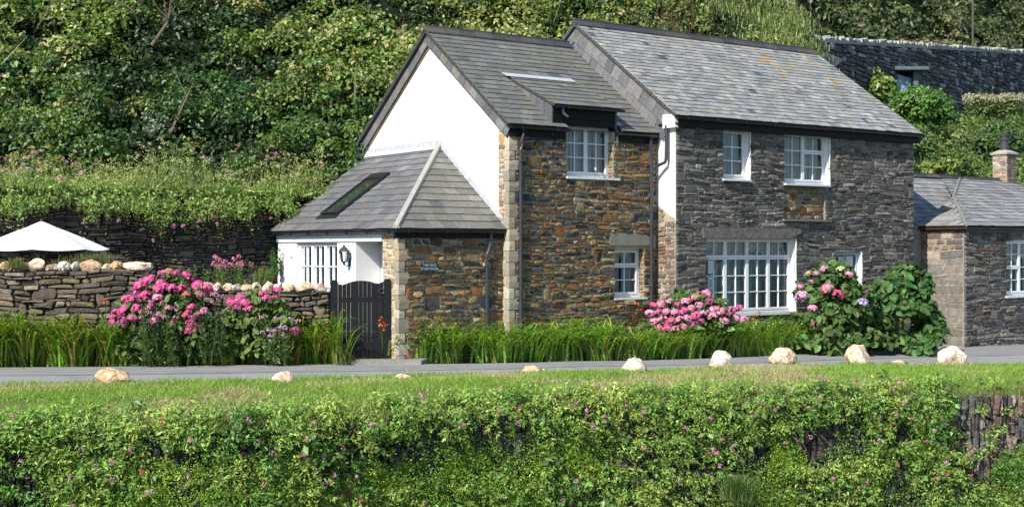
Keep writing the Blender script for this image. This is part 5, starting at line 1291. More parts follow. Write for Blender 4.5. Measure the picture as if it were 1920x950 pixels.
def spikes(l, c, rx, ry, rz):
    b = np.array(c) + rdir(60) * np.array([rx, ry, rz]) * .6; tip = stems(l, b, NR.normal(0, .2, (60, 3)) + np.array([0, -.2, 1]), .5, 12, .10, .035, (.12, .2, .06))
shrub_at('tall_leafy_plant', 'pale green tall leafy plant at far left of the hillside', 82, 140, 26, 40, (.11, .19, .055), 40, .09, .04, extra=spikes, cat='plant')
shrub_at('rusty_fern', 'rust-tinged fern among the ivy at far left', 135, 185, 26, 20, (.20, .13, .04), 30, .11, .035, cat='fern', nclump=14)
shrub_at('bright_leaf_bush', 'yellow-green broad leaved bush just left of the white gable', 640, 165, 60, 55, (.20, .24, .07), 55, .15, .10)
shrub_at('nettle_clump', 'pale green nettle-like clump behind the porch roof', 600, 250, 55, 28, (.085, .15, .045), 55, .09, .045, Yo=-.9, cat='plant')

# ---- plants along the top of the retaining wall -----------------------------------
lv = Leaves(); fl = Leaves()
n = 4200; t = NR.random(n); a0 = np.array([rt0[0], rt0[1]]); a1 = np.array([rt1[0] + 1.0, rt1[1] + .45])
q = NR.random(n) ** 1.3 * 2.4 - .25
nx, ny = rw_f.n.x, rw_f.n.y
xy = a0 + (a1 - a0) * t[:, None] - np.array([nx, ny]) * q[:, None]
b = np.column_stack([xy, 1.08 + .20 * np.maximum(0, q)])
hgt = NR.uniform(.25, .78, n) * (.15 + 1.75 * fbm(xy[:, 0] * 1.3, xy[:, 1] * 1.3, 5)) * np.where(xy[:, 0] > -8, 1.15, .85)
tip = stems(lv, b, NR.normal(0, .22, (n, 3)) + np.array([0, -.12, 1]), hgt, 10, .07, .028, np.array([(.28, .36, .085), (.36, .40, .13), (.20, .30, .065)])[NR.integers(0, 3, n)], .008, (.2, .2, .1))
clumps(lv, b[::3] + np.array([0, 0, .1]), np.full(len(b[::3]), .2), 26, .08, .035, (.20, .29, .07))
sd_ = NR.random(n) < .26; ts = tip[sd_]; clumps(lv, ts, np.full(len(ts), .07), 14, .035, .022, (.42, .42, .19), dv=.2)
# trailing over the face
n2 = 1750; t = NR.random(n2); keep = fbm(t * 20, t * 0 + 3, 8) > .32; t = t[keep]; n2 = len(t)
xy = a0 + (np.array(rt1) - a0) * t[:, None] + np.array([nx, ny]) * .1; ln_ = NR.uniform(.2, .95, n2) * (.1 + 2.2 * fbm(t * 29, t * 0, 14) ** 1.5)
b2 = np.column_stack([xy, np.full(n2, 1.08)])
tip2 = stems(lv, b2, NR.normal(0, .25, (n2, 3)) + np.array([nx, ny, .15]) , ln_, 13, .075, .035, np.array([(.27, .36, .08), (.34, .38, .12), (.16, .25, .06)])[NR.integers(0, 3, n2)], .008, (.12, .12, .06), bend=np.array([[0, 0, -.85]]) * np.ones((n2, 1)))
clumps(lv, b2[::2] + (tip2[::2] - b2[::2]) * .45, np.full(len(b2[::2]), .17), 32, .075, .04, (.18, .27, .065), droop_bias=-.5)
tag(lv.build('wall_top_plants', 'leaf'), 'seeding valerian and weeds growing along and over the top of the dark retaining wall', 'wild plants', kind='stuff')
ft = np.concatenate([tip[(NR.random(len(tip)) < .02)], tip2[NR.random(len(tip2)) < .04], b2[NR.random(n2) < .03] + np.array([0, -.15, .05])])
left = tip[(tip[:, 0] < -9.2) & (NR.random(len(tip)) < .10)]; ft = np.concatenate([ft, left])
blossoms(fl, ft, .035, 16, .035, np.array([(.55, .16, .33), (.48, .2, .36), (.55, .08, .14)])[NR.choice(3, len(ft), p=[.5, .42, .08])])
tag(fl.build('wall_top_flowers', 'petal'), 'small pink valerian flower clusters above the dark retaining wall', 'flowers', kind='stuff')

# ---- strap leaved beds ---------------------------------------------------------------
def bed(name, label, px0, px1, hts, depth, dens, cols, tips, y_extra=0.0, lanes=None):
    lv = Leaves(); x0 = on_lane(px0, float(np.interp(px0, [-300, 0, 600, 800, 1200, 1640], [695, 690, 684.5, 683, 677, 659])))[0]; x1 = on_lane(px1, float(np.interp(px1, [-300, 0, 600, 800, 1200, 1640], [695, 690, 684.5, 683, 677, 659])))[0]
    nt_ = int((x1 - x0) * dens); cx = NR.uniform(x0, x1, nt_); q = NR.random(nt_) ** .8 * depth; cy = ytop(cx) + .08 + .40 * depth + q * .75
    per = 20; idx = np.repeat(np.arange(nt_), per); m = len(idx)
    hm = (.72 + .5 * fbm(cx * 1.3, cy * 1.3, 12)) * hts * (.72 + .45 * q / depth)
    pxb = CX + F_PX * cx / cy; hm = np.where((pxb > 215) & (pxb < 560), hm * (.5 + .12 * np.sin(pxb * .05)), hm)
    b = np.column_stack([cx[idx] + NR.normal(0, .07, m), cy[idx] + NR.normal(0, .07, m), zr(cx[idx]) - .02])
    ang = NR.uniform(0, 2 * math.pi, m); out = np.stack([np.cos(ang), np.sin(ang) - .55, 0 * ang], 1)
    H = hm[idx] * NR.uniform(.65, 1.15, m); Rr = H * NR.uniform(.3, .95, m)
    k = NR.integers(0, len(cols), m); typ = NR.random(m) * .62 + .46 * q[idx] / depth
    for msk, up, dn, rk, hk in ((typ > .88, 1.5, .55, .35, .95), ((typ > .66) & (typ <= .88), 2.5, 1.85, .95, 1.12), (typ <= .66, 2.75, 2.6, 1.15, 1.15)):
        if not msk.any(): continue
        c_ = vary(np.array(cols)[k[msk]], msk.sum(), .24, .07); c_ = np.where((NR.random(msk.sum()) < .045)[:, None], np.array([[.34, .24, .10]]), c_); o_ = out[msk] * (1.0 if dn > 2 else 1) + (np.column_stack([.9 * np.sin(b[msk][:, 0] * 2.3) + .3, np.full(msk.sum(), -.55), np.zeros(msk.sum())]) if dn > 2 else 0)
        lv.strap(b[msk], o_, H[msk] * hk, H[msk] * rk * NR.uniform(.55, 1.15, msk.sum()), NR.uniform(.026, .046, msk.sum()), c_, 7, tipcol=c_ * np.array(tips), pw=1.2)
    return tag(lv.build(name, 'blade'), label, 'plants', kind='stuff')
bed('strap_leaved_bed', 'yellowing strap-leaved montbretia along the lane in front of the garden wall', -330, 640, .98, .62, 20, [(.19, .34, .045), (.25, .37, .055), (.14, .28, .04), (.30, .32, .07)], (1.2, 1.08, .9))
bed('strap_leaved_bed', 'fresh green arching strap leaves in a long bed under the cottage wall', 728, 1585, .70, 1.0, 21, [(.27, .42, .085), (.22, .37, .07), (.32, .45, .11), (.17, .31, .055)], (1.12, 1.08, .95))
bed('strap_leaved_bed', 'small patch of arching strap leaves between the flowering hydrangea and the green bush', 1600, 1695, .75, .6, 18, [(.16, .30, .04), (.20, .32, .05)], (1.12, 1.08, .95))
# orange lily-like flower by the gate, and orange sprays in the beds
def orange_spray(label, px, py, Y, n=5, h=.5):
    c = ray_pt(px, py, Y); e = empty('orange_flower_spray', (c.x, c.y, c.z - h)); tag(e, label, 'flower', None)
    l = Leaves(); P = np.array(c) + NR.normal(0, 1, (n, 3)) * np.array([.06, .03, .05]); b0 = np.repeat(np.array([[c.x + .02, c.y, c.z - h]]), n, 0)
    l.tri(b0, P, .012, (.06, .1, .03)); l.build('stem', 'leaf', e)
    f = Leaves(); blossoms(f, P, .02, 6, .04, (.62, .13, .03)); f.build('flower_head', 'petal', e)
orange_spray('orange red flower spray in front of the right gate post', 716, 606, 24.2, 8); orange_spray('small orange flower spray against the taller garden wall', 196, 562, 24.1, 4, .35)
orange_spray('orange spray under the wide white window', 1417, 590, 26.9, 4, .3); orange_spray('faint orange spray at the foot of the wall right of the corner pipe', 1203, 578, 26.3, 3, .3)

# ---- hydrangeas ----------------------------------------------------------------------
def head_mesh(col, seed, r=.1):
    rs = np.random.default_rng(seed); l = Leaves(); k = 62; col = np.array(col) * np.exp(rs.normal(0, .14)) * (1 + rs.normal(0, .06, 3))
    d = unit(rs.normal(0, 1, (k, 3))); d[:, 2] = np.where(d[:, 2] < -.35, -d[:, 2], d[:, 2]); rad = r * (.82 + .22 * rs.random((k, 1)))
    c0 = d * rad * np.array([1.08, 1.08, .85]); t1 = unit(np.cross(d, unit(rs.normal(0, 1, (k, 3))))); t2 = np.cross(d, t1)
    base = np.clip(np.where(rs.random((k, 1)) < .04, np.array([[.5, .36, .24]]), np.array(col)) * np.exp(rs.normal(0, .15, (k, 1))) * (1 + rs.normal(0, .06, (k, 3))), .01, .9)
    for a in (t1, t2, -t1, -t2): l.leaf(c0, a + d * .15, d, r * .30, r * .32, base * np.exp(rs.normal(0, .08, (k, 1))), 'o', -.05, .1)
    core = Leaves()
    V = np.concatenate(l.V); return l
HEAD = {}
def head(kind, i):
    cols = {'pink': (.72, .14, .36), 'lightpink': (.76, .30, .48), 'rose': (.68, .13, .27), 'salmon': (.55, .24, .19), 'mauve': (.66, .36, .56), 'violet': (.26, .10, .34), 'cream': (.5, .46, .26), 'lilac': (.52, .36, .68)}
    key = (kind, i)
    if key not in HEAD:
        o = head_mesh(cols[kind], 100 + i * 7 + len(kind)).build('flower_head', 'petal'); me = o.data; bpy.data.objects.remove(o); HEAD[key] = me
    return HEAD[key]
def hydrangea(label, px, py, rx, rz, Y, ry, heads, leafcol, per=42, L=.13, W=.085, nclump=44, base=-2.2, names='hydrangea_bush', hs=1.0, groups=None):
    s = Y / F_PX; c = ray_pt(px, py, Y); RX, RZ = rx * s, rz * s
    e = empty(names, (c.x, c.y, base)); tag(e, label, 'shrub', groups)
    l = Leaves(); d = rdir(nclump); C = np.array(c) + d * np.array([RX, ry, RZ]) * .74 * NR.random((nclump, 1)) ** .35
    f_ = NR.random(nclump) ** .8; top_ = c.z + RZ * .84; C[:, 2] = base + .12 + (top_ - base - .12) * f_
    rr_ = np.sqrt(np.maximum(.03, 1 - f_ ** 2.4)) * NR.uniform(.6, 1.06, nclump); an_ = NR.uniform(-math.pi, .6, nclump); C[:, 0] = c.x + np.cos(an_) * rr_ * RX * .88; C[:, 1] = c.y + np.sin(an_) * rr_ * ry * .9
    clumps(l, C, np.full(nclump, .19) * NR.uniform(.8, 1.25, nclump), per, L, W, leafcol, shape='o', out=(-.15, -.45, .55), hollow=.3, dv=.25)
    l.build('foliage', 'glossy_leaf', e)
    m = MB()
    for k in range(7):
        q = Vector((c.x + R.uniform(-.5, .5) * RX, c.y + R.uniform(-.3, .3) * ry, c.z + R.uniform(-.2, .4) * RZ)); m.tube([Vector((c.x + R.uniform(-.2, .2) * RX, c.y + .15, base - .05)), q], [.018, .008], 5)
    m.build('stems', 'bark', e)
    for i, h in enumerate(heads):
        hx, hy, kind = h[0], h[1], h[2]; sz = (h[3] if len(h) > 3 else 1.0) * hs
        u_, v_ = (hx - px) / rx, (hy - py) / rz; dd = max(.0, 1 - u_ * u_ - v_ * v_); yy = Y - ry * math.sqrt(dd) * .95 - .05
        o = link('flower_head', head(kind, i % 4), e); o.location = ray_pt(hx, hy, yy); o.scale = (sz,) * 3; o.rotation_euler = (R.uniform(-.6, .3), R.uniform(-.4, .4), R.uniform(0, 6))
        if kind in ('cream', 'violet', 'salmon', 'lilac') : o['label'] = {'cream': 'greenish cream fading flower head', 'violet': 'small dark violet flower head', 'salmon': 'fading salmon flower head', 'lilac': 'lilac blue flower head'}[kind]
    return e
PK = 'pink'
hA = [(265, 535, PK, 1.15), (283, 526, PK, 1.1), (272, 556, PK, 1.1), (255, 548, PK), (298, 541, PK, .9), (302, 532, PK, .9), (318, 511, 'salmon', .9), (333, 513, PK, .8), (347, 517, PK, .75), (305, 513, PK, .7), (240, 563, PK, 1.1), (254, 560, PK), (236, 580, PK), (256, 577, PK, .9), (219, 590, PK, 1.05), (232, 600, PK, .9), (213, 604, PK, .7), (250, 597, PK, .85), (229, 608, PK, .8), (284, 574, PK, .8), (296, 558, 'lightpink', .8), (323, 541, PK, .9), (342, 542, PK, .85), (356, 524, PK, .9), (371, 535, PK, .95), (388, 541, PK, .9), (350, 552, 'salmon', .7), (374, 553, 'salmon', .8), (308, 537, PK, .8), (360, 576, PK, .7), (352, 590, 'rose', .85), (369, 594, 'rose', .75), (358, 607, 'rose', .85), (350, 622, 'rose', 1.05), (368, 618, 'rose', 1.05), (383, 583, 'lightpink', .7), (290, 600, 'lightpink', .6), (316, 578, 'lightpink', .6)]
G1 = [(.075, .125, .03), (.10, .16, .04)]
hydrangea('big deep pink hydrangea spilling over the step in the garden wall', 305, 590, 92, 72, 24.05, .33, hA, (.075, .13, .032), nclump=50, base=-2.15, hs=1.15)
hB = [(436, 567, PK, 1.1), (450, 561, PK, 1.1), (462, 571, PK, 1.05), (446, 578, PK, .95), (468, 579, PK, .8), (457, 568, PK), (494, 552, PK, .9), (507, 547, PK, .95), (520, 545, PK, .85), (501, 560, PK, .9), (516, 559, PK, .7), (553, 621, PK, 1.0), (517, 656, 'rose', .8), (505, 655, 'lightpink', .5)]
hydrangea('smaller pink hydrangea with yellowing leaves in front of the low wall, left of the gate', 485, 608, 78, 62, 24.25, .3, hB, (.11, .17, .04), nclump=40, base=-2.15, L=.12)
xs_ = [(1225, 573), (1240, 570), (1256, 567), (1271, 571), (1286, 566), (1301, 560), (1312, 553), (1325, 551), (1218, 588), (1235, 586), (1250, 584), (1265, 587), (1281, 583), (1296, 578), (1311, 574), (1330, 566), (1226, 602), (1243, 600), (1259, 602), (1275, 599), (1290, 596), (1305, 591), (1319, 588), (1234, 614), (1250, 616), (1266, 617), (1281, 613), (1300, 610), (1340, 580), (1353, 583), (1366, 590), (1336, 593), (1358, 601), (1386, 578), (1380, 597), (1395, 599), (1313, 603), (1345, 590), (1372, 582)]
hC = [(x, y, ('lightpink' if (i * 7) % 3 else PK), .85 + .25 * ((i * 37) % 10) / 10) for i, (x, y) in enumerate(xs_)]
hydrangea('low mound of soft pink hydrangea below the left end of the wide white window', 1285, 600, 95, 48, 26.9, .36, hC, (.09, .15, .035), nclump=40, base=-1.85, hs=1.0)
hD = [(1503, 556, 'mauve', 1.25), (1551, 541, 'lightpink', 1.15), (1571, 553, 'rose', 1.15), (1617, 569, 'lilac', 1.1), (1523, 578, 'lightpink', .85), (1529, 606, 'rose', .85), (1546, 504, 'mauve', .8), (1576, 506, 'cream', .85), (1592, 515, 'lightpink', .75), (1517, 514, 'cream', .8), (1530, 513, 'mauve', .6), (1625, 548, 'violet', .55), (1501, 536, 'lightpink', .55), (1521, 528, 'lightpink', .5)]
hydrangea('tall broad-leaved hydrangea with scattered pink and lilac heads beside the wide window', 1562, 562, 84, 66, 28.2, .62, hD, (.075, .14, .035), per=46, L=.16, W=.115, nclump=60, base=-2.3, hs=1.15)
hydrangea('large dark green broad-leaved bush without flowers at the right end of the cottage', 1692, 578, 78, 80, 28.9, .75, [], (.055, .12, .03), per=50, L=.17, W=.115, nclump=80, base=-2.35)
# leafy plants standing before the left hydrangeas
def leafy(label, px, py0, py1, Y, n, wpx, col, fcol=None, lL=.10, lW=.03, name='tall_leafy_plant'):
    s = Y / F_PX; e = empty(name, tuple(ray_pt(px, py1, Y))); tag(e, label, 'plant')
    l = Leaves(); x = (px - CX + NR.uniform(-1, 1, n) * wpx) * s; b = np.column_stack([x, Y + NR.uniform(-.14, .14, n), np.full(n, (CY - py1) * s)])
    H = (py1 - py0) * s * NR.uniform(.6, 1.02, n); tip = stems(l, b, NR.normal(0, .13, (n, 3)) + np.array([0, -.15, 1]), H, 24, lL, lW, col, .012)
    l.build('foliage', 'leaf', e)
    if fcol:
        f = Leaves(); k = NR.random(n) < .45; blossoms(f, tip[k] + np.array([0, -.03, 0]), .045, 18, .035, fcol); f.build('blossom', 'petal', e)
leafy('bushy leafy phlox-like plant in the middle of the big pink hydrangea', 312, 560, 690, 23.72, 42, 44, (.075, .135, .04), (.55, .22, .33))
leafy('upright leafy plant between the two left hydrangeas', 402, 548, 680, 23.85, 22, 24, (.085, .15, .05), (.5, .2, .32))
leafy('small leafy plant with pale pink flowers near the gate', 522, 590, 685, 23.85, 20, 26, (.08, .14, .045), (.55, .3, .45))
leafy('dark spiky seedheads at the left foot of the gate', 648, 640, 690, 24.1, 22, 16, (.07, .09, .035), None, .05, .012)
leafy('valerian plant with pink flowers on the terrace behind the low wall', 425, 478, 545, 25.6, 34, 44, (.13, .2, .05), (.6, .18, .3), .08, .026, 'valerian_plant')
leafy('small bright green plant behind the step in the garden wall', 352, 492, 545, 25.4, 12, 14, (.13, .21, .05), None, .08, .028, 'valerian_plant')
leafy('green sprig climbing the corner of the white porch', 512, 455, 520, 28.6, 10, 8, (.07, .16, .04), None, .1, .04, 'climbing_sprig')
def tuft(label, px, py, Y, n, w, h, col=(.2, .21, .09)):
    s = Y / F_PX; e = Leaves(); b = np.column_stack([(px - CX + NR.normal(0, 1, n) * w) * s, np.full(n, Y) + NR.normal(0, .06, n), np.full(n, (CY - py) * s)])
    ang = NR.uniform(0, 6.28, n); e.strap(b, np.stack([np.cos(ang), np.sin(ang), 0 * ang], 1), NR.uniform(.4, 1, n) * h, NR.uniform(.2, .8, n) * h, .008, vary(col, n, .25), 4); o = e.build('grass_tuft', 'grass_blade'); tag(o, label, 'grass tuft')
tuft('dry grass tuft hanging over the left end of the taller wall', 30, 502, 24.4, 260, 10, .26); tuft('long grass tuft behind the rusty stone on the taller wall', 176, 497, 24.8, 420, 22, .30); tuft('thin grass tuft behind the white blocks on the taller wall', 115, 497, 24.8, 220, 20, .18); tuft('grass tuft leaning over the low wall before the porch', 492, 530, 25.15, 160, 8, .42, (.19, .24, .08))

# ---- verge grass ---------------------------------------------------------------------
n = 185000; X = NR.uniform(-13, 13.5, n); t = NR.random(n); Y = ybot(X) + .02 + (ybank(X) + .0 - ybot(X)) * t + NR.normal(0, .03, n)
zz = verge_z(X, t); dry = fbm(X * .8, t * 4, 77); wear = fbm(X * 2.2, t * 9, 78)
keep = ~((wear > .66) & (NR.random(n) < .8)); X, Y, t, zz, dry = X[keep], Y[keep], t[keep], zz[keep], dry[keep]; n = len(X)
c = np.where((dry + NR.normal(0, .06, n) + .1 * (t - .5) > .60)[:, None], np.array([[.44, .40, .20]]), np.where((NR.random(n) < .5)[:, None], np.array([[.21, .35, .06]]), np.array([[.28, .39, .085]])))
ang = NR.uniform(0, 6.28, n); h = NR.uniform(.03, .075, n) * (.7 + .9 * fbm(X * 1.7, t * 5, 79)) * np.where(t < .05, 1.5, 1)
lv = Leaves(); b = np.column_stack([X, Y, zz - .01]); out = np.stack([np.cos(ang), np.sin(ang), 0 * ang], 1)
lv.tri(b, b + out * (h * NR.uniform(.2, 1.1, n))[:, None] + np.array([0, 0, 1]) * h[:, None], .011, vary(c, n, .25, .08))
m_ = 14000; X2 = NR.uniform(-13, 13.5, m_); t2 = NR.normal(.985, .03, m_); kk = fbm(X2 * 1.5, X2 * 0, 31) > .38; X2, t2 = X2[kk], np.minimum(t2[kk], 1.02); m_ = len(X2)
lv.strap(np.column_stack([X2, ybot(X2) + (ybank(X2) - ybot(X2)) * t2, verge_z(X2, np.minimum(t2, 1)) - .02]), NR.normal(0, 1, (m_, 3)) * np.array([.6, .5, 0]) + np.array([.2, -.7, 0]), NR.uniform(.05, .16, m_), NR.uniform(.05, .2, m_), .010, vary(np.where((NR.random(m_) < .45)[:, None], np.array([[.32, .28, .14]]), np.array([[.19, .26, .07]])), m_, .25), 3, up=2.2, dn=2.4)
for (px, py, hw, hh, lab, ti) in bould:
    bx_, by_ = on_lane(px, py, -.03); s = by_ / F_PX; k = 260; an = NR.uniform(-3.3, .2, k); rr3 = hw * s * NR.uniform(.85, 1.25, k); q_ = np.column_stack([bx_ + np.cos(an) * rr3, by_ + hw * s * .6 + np.sin(an) * rr3 * .75, np.full(k, float(zr(bx_)) - .03)])
    lv.strap(q_, NR.normal(0, 1, (k, 3)) * np.array([1, 1, 0]) + np.array([0, -.4, 1e-3]), NR.uniform(.04, .12, k), NR.uniform(.02, .08, k), .009, vary((.20, .31, .07), k, .25), 3)
m_ = 2600; X2 = NR.uniform(-13, 13.5, m_); lv.strap(np.column_stack([X2, ybot(X2) + NR.normal(-.02, .05, m_), zr(X2) - .01]), NR.normal(0, 1, (m_, 3)) * np.array([1, 1, 0]), NR.uniform(.03, .09, m_), NR.uniform(.02, .09, m_), .009, vary((.22, .31, .08), m_, .25), 3)
tag(lv.build('verge_grass', 'grass_blade'), 'short mown grass with dry patches along the lane verge', 'grass', kind='stuff')

# ---- plants down the stream bank ---------------------------------------------------------
def bank_pt(X, h, o=0.0):
    """point on the bank: h metres below its top edge, o metres out from it"""
    nb_ = np.array([.332, -.943]); return np.column_stack([X + nb_[0] * o, ybank(X) + nb_[1] * o, zr(X) - .2 - h])
lv = Leaves(); n = 6600
X = NR.uniform(-12.5, 14, n); h = NR.random(n) ** 1.35 * 2.3 - .12
dens = fbm(X * 1.1, h * 1.3, 91)
topband = h < .45
edge_r = X > 7.5
keep = ((dens > .41) | topband & (dens > .2)) & ~(edge_r & (h < 1.1) & (NR.random(n) < .85))
X, h = X[keep], h[keep]; n = len(X); b = bank_pt(X, h, NR.uniform(.0, .12, n)); b[h < .05, 1] += NR.uniform(0, .55, (h < .05).sum())
d = NR.normal(0, .4, (n, 3)) + np.array([.25, -.75, .45]); cols = np.array([(.21, .34, .065), (.26, .38, .08), (.13, .26, .05), (.30, .39, .085)])
ck_ = cols[(fbm(X * .8, h * .8, 93) * 9).astype(int) % 4]
tip = stems(lv, b, d, NR.uniform(.16, .42, n), 16, .075, .023, ck_, .008, (.13, .15, .06), bend=np.array([[0, 0, -.35]]) * np.ones((n, 1)))
cb = b + unit(d) * .12; clumps(lv, cb[::2], NR.uniform(.10, .2, len(cb[::2])), 40, .06, .022, ck_[::2], out=(.1, -.5, .4), dv=.3)
br = NR.random(n) < .02; clumps(lv, tip[br], np.full(br.sum(), .12), 9, .10, .07, (.15, .25, .07))
mu = 76000; Xu = NR.uniform(-12.5, 14, mu); hu = NR.random(mu) * 2.3; ku = ~((Xu > 7.4) & (hu < 1.0)) & (fbm(Xu * 1.6, hu * 1.6, 111) > .43); Xu, hu = Xu[ku], hu[ku]; mu = len(Xu); nu_ = unit(NR.normal(0, .5, (mu, 3)) + np.array([.3, -.8, .4]))
lv.leaf(bank_pt(Xu, hu, NR.uniform(.08, .2, mu)), np.cross(nu_, rdir(mu)), nu_, NR.uniform(.03, .06, mu), NR.uniform(.015, .03, mu), vary((.13, .24, .04), mu, .35))
dl = NR.random(n) < .25; lv.tri(b[dl], b[dl] + unit(NR.normal(0, .5, (dl.sum(), 3)) + np.array([0, -.6, -.4])) * .5, .012, vary((.24, .2, .12), dl.sum()))
tag(lv.build('bank_plants', 'leaf'), 'valerian and leafy weeds hanging down the stone stream bank', 'wild plants', kind='stuff')
fl = Leaves(); k = NR.random(n) < np.clip(.045 + .16 * (fbm(X * .7, h, 95) - .42) * (X > 0), .03, .3); ft = tip[k] + np.array([0, -.06, .08])
blossoms(fl, ft, .028, 20, .026, np.array([(.52, .16, .34), (.6, .24, .42), (.5, .07, .13)])[NR.choice(3, len(ft), p=[.55, .36, .09])], .7)
tag(fl.build('bank_flowers', 'petal'), 'pink valerian flower clusters dotted over the stream bank', 'flowers', kind='stuff')
ms = Leaves(); pc_ = 36; cx_ = NR.uniform(-8.5, 11.5, pc_); ch_ = NR.uniform(.75, 2.2, pc_); pr_2 = NR.uniform(.22, .6, pc_); ii = np.repeat(np.arange(pc_), 3600); n = len(ii)
an = NR.uniform(0, 6.28, n); rd = NR.random(n) ** .75 * 1.25 * pr_2[ii] * (1 + .3 * np.sin(an * 3 + ii)); X = cx_[ii] + np.cos(an) * rd * .8; h = ch_[ii] + np.sin(an) * rd * 1.1; k = h > .4; X, h = X[k], h[k]; n = len(X)
p = bank_pt(X, h, NR.uniform(.09, .17, n)); nr = unit(NR.normal(0, .45, (n, 3)) + np.array([.3, -.8, .35])); ms.leaf(p, np.cross(nr, rdir(n)), nr, NR.uniform(.015, .035, n), NR.uniform(.012, .026, n), vary((.22, .35, .03), n, .3, .1))
tag(ms.build('bank_moss', 'leaf'), 'bright yellow-green moss patches on the lower stream bank', 'moss', kind='stuff')
tuft('drooping tuft of fine grass low on the stream bank at right', 1385, 935, 20.2, 420, 16, .5, (.12, .2, .06)); tuft('straw coloured grass tuft low on the bank at left', 630, 930, 18.2, 300, 14, .4, (.25, .23, .09))

# ---- right side: shrubs behind the low cottage, vine, far scrub --------------------------------
lv = Leaves(); n = 520; X = NR.uniform(9.5, 24, n); Y = NR.uniform(37.5, 58, n); zz = hill_right(X, Y); P_ = np.column_stack([X, Y, zz]); px, py = proj(P_)
k = (px > 1560) & (px < 2010); P_ = P_[k]; X, Y = X[k], Y[k]; n = len(P_); rad = NR.uniform(.5, 1.1, n); P_[:, 2] += rad * .5
clumps(lv, P_, rad, 150, .15, .09, np.array([(.09, .16, .035), (.13, .2, .045), (.065, .12, .03), (.16, .2, .07)])[(fbm(X * .5, Y * .5, 5) * 9).astype(int) % 4], dv=.3)
b = np.repeat(P_, 14, 0) + NR.normal(0, .5, (n * 14, 3)); stems(lv, b, NR.normal(0, .3, (n * 14, 3)) + np.array([0, 0, 1]), .6, 6, .12, .05, (.14, .2, .06), 0)
tag(lv.build('slope_undergrowth', 'leaf'), 'tangle of green shrubs and weeds on the slope between the low cottage and the hill wall', 'undergrowth', kind='stuff')
shrub_at('round_bush', 'dense rounded bright green bush below the blue shed door', 1732, 206, 74, 52, (.085, .18, .03), 165, .12, .075, Y=44.0, cat='shrub', nclump=60)
shrub_at('leafy_vine', 'yellow-green vine scrambling over the shed beside its blue door', 1638, 172, 46, 54, (.17, .24, .05), 110, .16, .12, Y=47.5, cat='vine', nclump=40)
shrub_at('leafy_vine', 'ivy hanging over the left end of the hill wall', 1518, 88, 22, 34, (.07, .12, .035), 90, .11, .08, Y=41.4, cat='vine', nclump=22)
shrub_at('feathery_plant', 'soft grey-green feathery plant at the roof edge below the shed', 1672, 262, 34, 40, (.12, .19, .075), 90, .11, .035, Y=40.5, cat='plant', nclump=30)
shrub_at('leafy_shrub', 'bright yellow-green shrub right behind the low cottage ridge', 1765, 318, 60, 26, (.17, .23, .05), 110, .10, .05, Y=38.2, cat='shrub', nclump=34)
shrub_at('leafy_shrub', 'shrub with small pink flowers above the low cottage, right of the feathery plant', 1725, 270, 40, 36, (.10, .17, .045), 100, .11, .05, Y=39.4, cat='shrub', nclump=34)
shrub_at('leafy_shrub', 'dark green shrub behind the chimney of the low cottage', 1870, 268, 60, 44, (.07, .13, .035), 120, .13, .07, Y=40.5, cat='shrub', nclump=46)
def plumes(l, c, rx, ry, rz):
    n_ = 130; b = np.array(c) + NR.uniform(-1, 1, (n_, 3)) * np.array([rx, ry, .2 * rz]); t_ = stems(l, b, NR.normal(0, .2, (n_, 3)) + np.array([0, 0, 1]), rz * 1.0, 8, .14, .05, (.16, .22, .07)); clumps(l, t_, np.full(n_, .16), 16, .09, .05, (.40, .38, .26), dv=.2)
shrub_at('plumed_plant', 'pale plumed plants at the foot of the hill wall, far right', 1872, 212, 62, 26, (.14, .2, .06), 60, .13, .05, Y=50.0, extra=plumes, cat='plant', nclump=30)
f = Leaves(); c = ray_pt(1578, 128, 46.5); P = np.array(c) + NR.normal(0, 1, (9, 3)) * np.array([.22, .1, .16]); blossoms(f, P, .12, 22, .09, (.6, .56, .6)); e = empty('white_flower_cluster', (c.x, c.y, c.z - .4)); tag(e, 'pale white flower cluster at the roof edge in front of the hill wall', 'flower'); f.build('blossom', 'petal', e)
lv = Leaves(); n = 2300; sv = NR.uniform(-22, L + 18, n); q = NR.uniform(1.2, 30, n) ** 1.0; P_ = far_pt(sv, q); px, py = proj(P_); k = (px > 1380) & (px < 2000) & (py > -60) & (fbm(sv * .5, q * .5, 7) > .36); P_ = P_[k]; sv, q = sv[k], q[k]; n = len(P_)
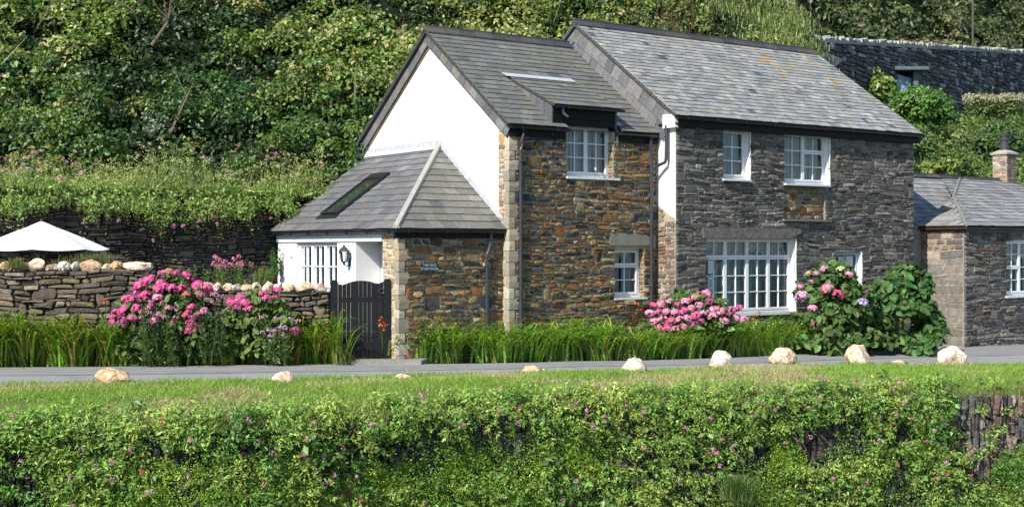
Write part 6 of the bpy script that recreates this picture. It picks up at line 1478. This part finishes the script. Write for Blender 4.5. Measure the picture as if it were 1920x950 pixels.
su = NR.uniform(-24, L + 20, 2600); qu = NR.uniform(.8, 31, 2600); Pu = far_pt(su, qu); clumps(lv, Pu, np.full(2600, 1.0), 26, .24, .16, (.045, .07, .022), squash=.5)
rad = NR.uniform(.5, 1.15, n); P_[:, 2] += rad * .5
clumps(lv, P_, rad, 85, .24, .16, np.array([(.075, .10, .035), (.11, .13, .05), (.055, .085, .03), (.14, .14, .06)])[(fbm(sv * .35, q * .35, 5) * 9).astype(int) % 4], dv=.35)
tag(lv.build('far_scrub', 'leaf'), 'olive green scrub covering the hillside above the hill wall', 'scrub', kind='stuff')
# ================================================================== CAMERA, SUN, SKY
cam = bpy.data.cameras.new('camera'); co = bpy.data.objects.new('camera', cam); COL.objects.link(co)
co.location = (0, 0, 0); co.rotation_euler = (math.radians(90), 0, 0)
cam.sensor_width = 36; cam.lens = 36 * F_PX / 1920; cam.shift_y = (CY - 475) / 1920; cam.clip_end = 2000; cam.clip_start = .1
SC.camera = co
SUN_D = Vector((.2517, .3212, -.35)).normalized()
sl = bpy.data.lights.new('sun', 'SUN'); so = bpy.data.objects.new('sun', sl); COL.objects.link(so)
sl.energy = 4.6; sl.angle = math.radians(.53); sl.color = (1.0, .95, .86)
so.rotation_euler = SUN_D.to_track_quat('-Z', 'Y').to_euler(); so.location = (-20, -20, 30)
wld = bpy.data.worlds.new('World'); SC.world = wld; wld.use_nodes = True
nt = wld.node_tree; bgn = nt.nodes['Background']; sky = nt.nodes.new('ShaderNodeTexSky'); sky.sky_type = 'NISHITA'; sky.sun_disc = False
toS = -SUN_D
sky.sun_elevation = math.asin(toS.z); sky.sun_rotation = math.atan2(toS.x, toS.y) % (2 * math.pi)
sky.ozone_density = 3.0; sky.dust_density = .4
nt.links.new(sky.outputs[0], bgn.inputs[0]); bgn.inputs[1].default_value = .11
SC.view_settings.view_transform = 'Standard'; SC.view_settings.look = 'None'; SC.view_settings.exposure = EXPOSURE; SC.view_settings.gamma = 1; SC.view_settings.use_curve_mapping = False
SC.cycles.max_bounces = 6; SC.cycles.transparent_max_bounces = 8; SC.cycles.use_denoising = True
SC.cycles.diffuse_bounces = 3
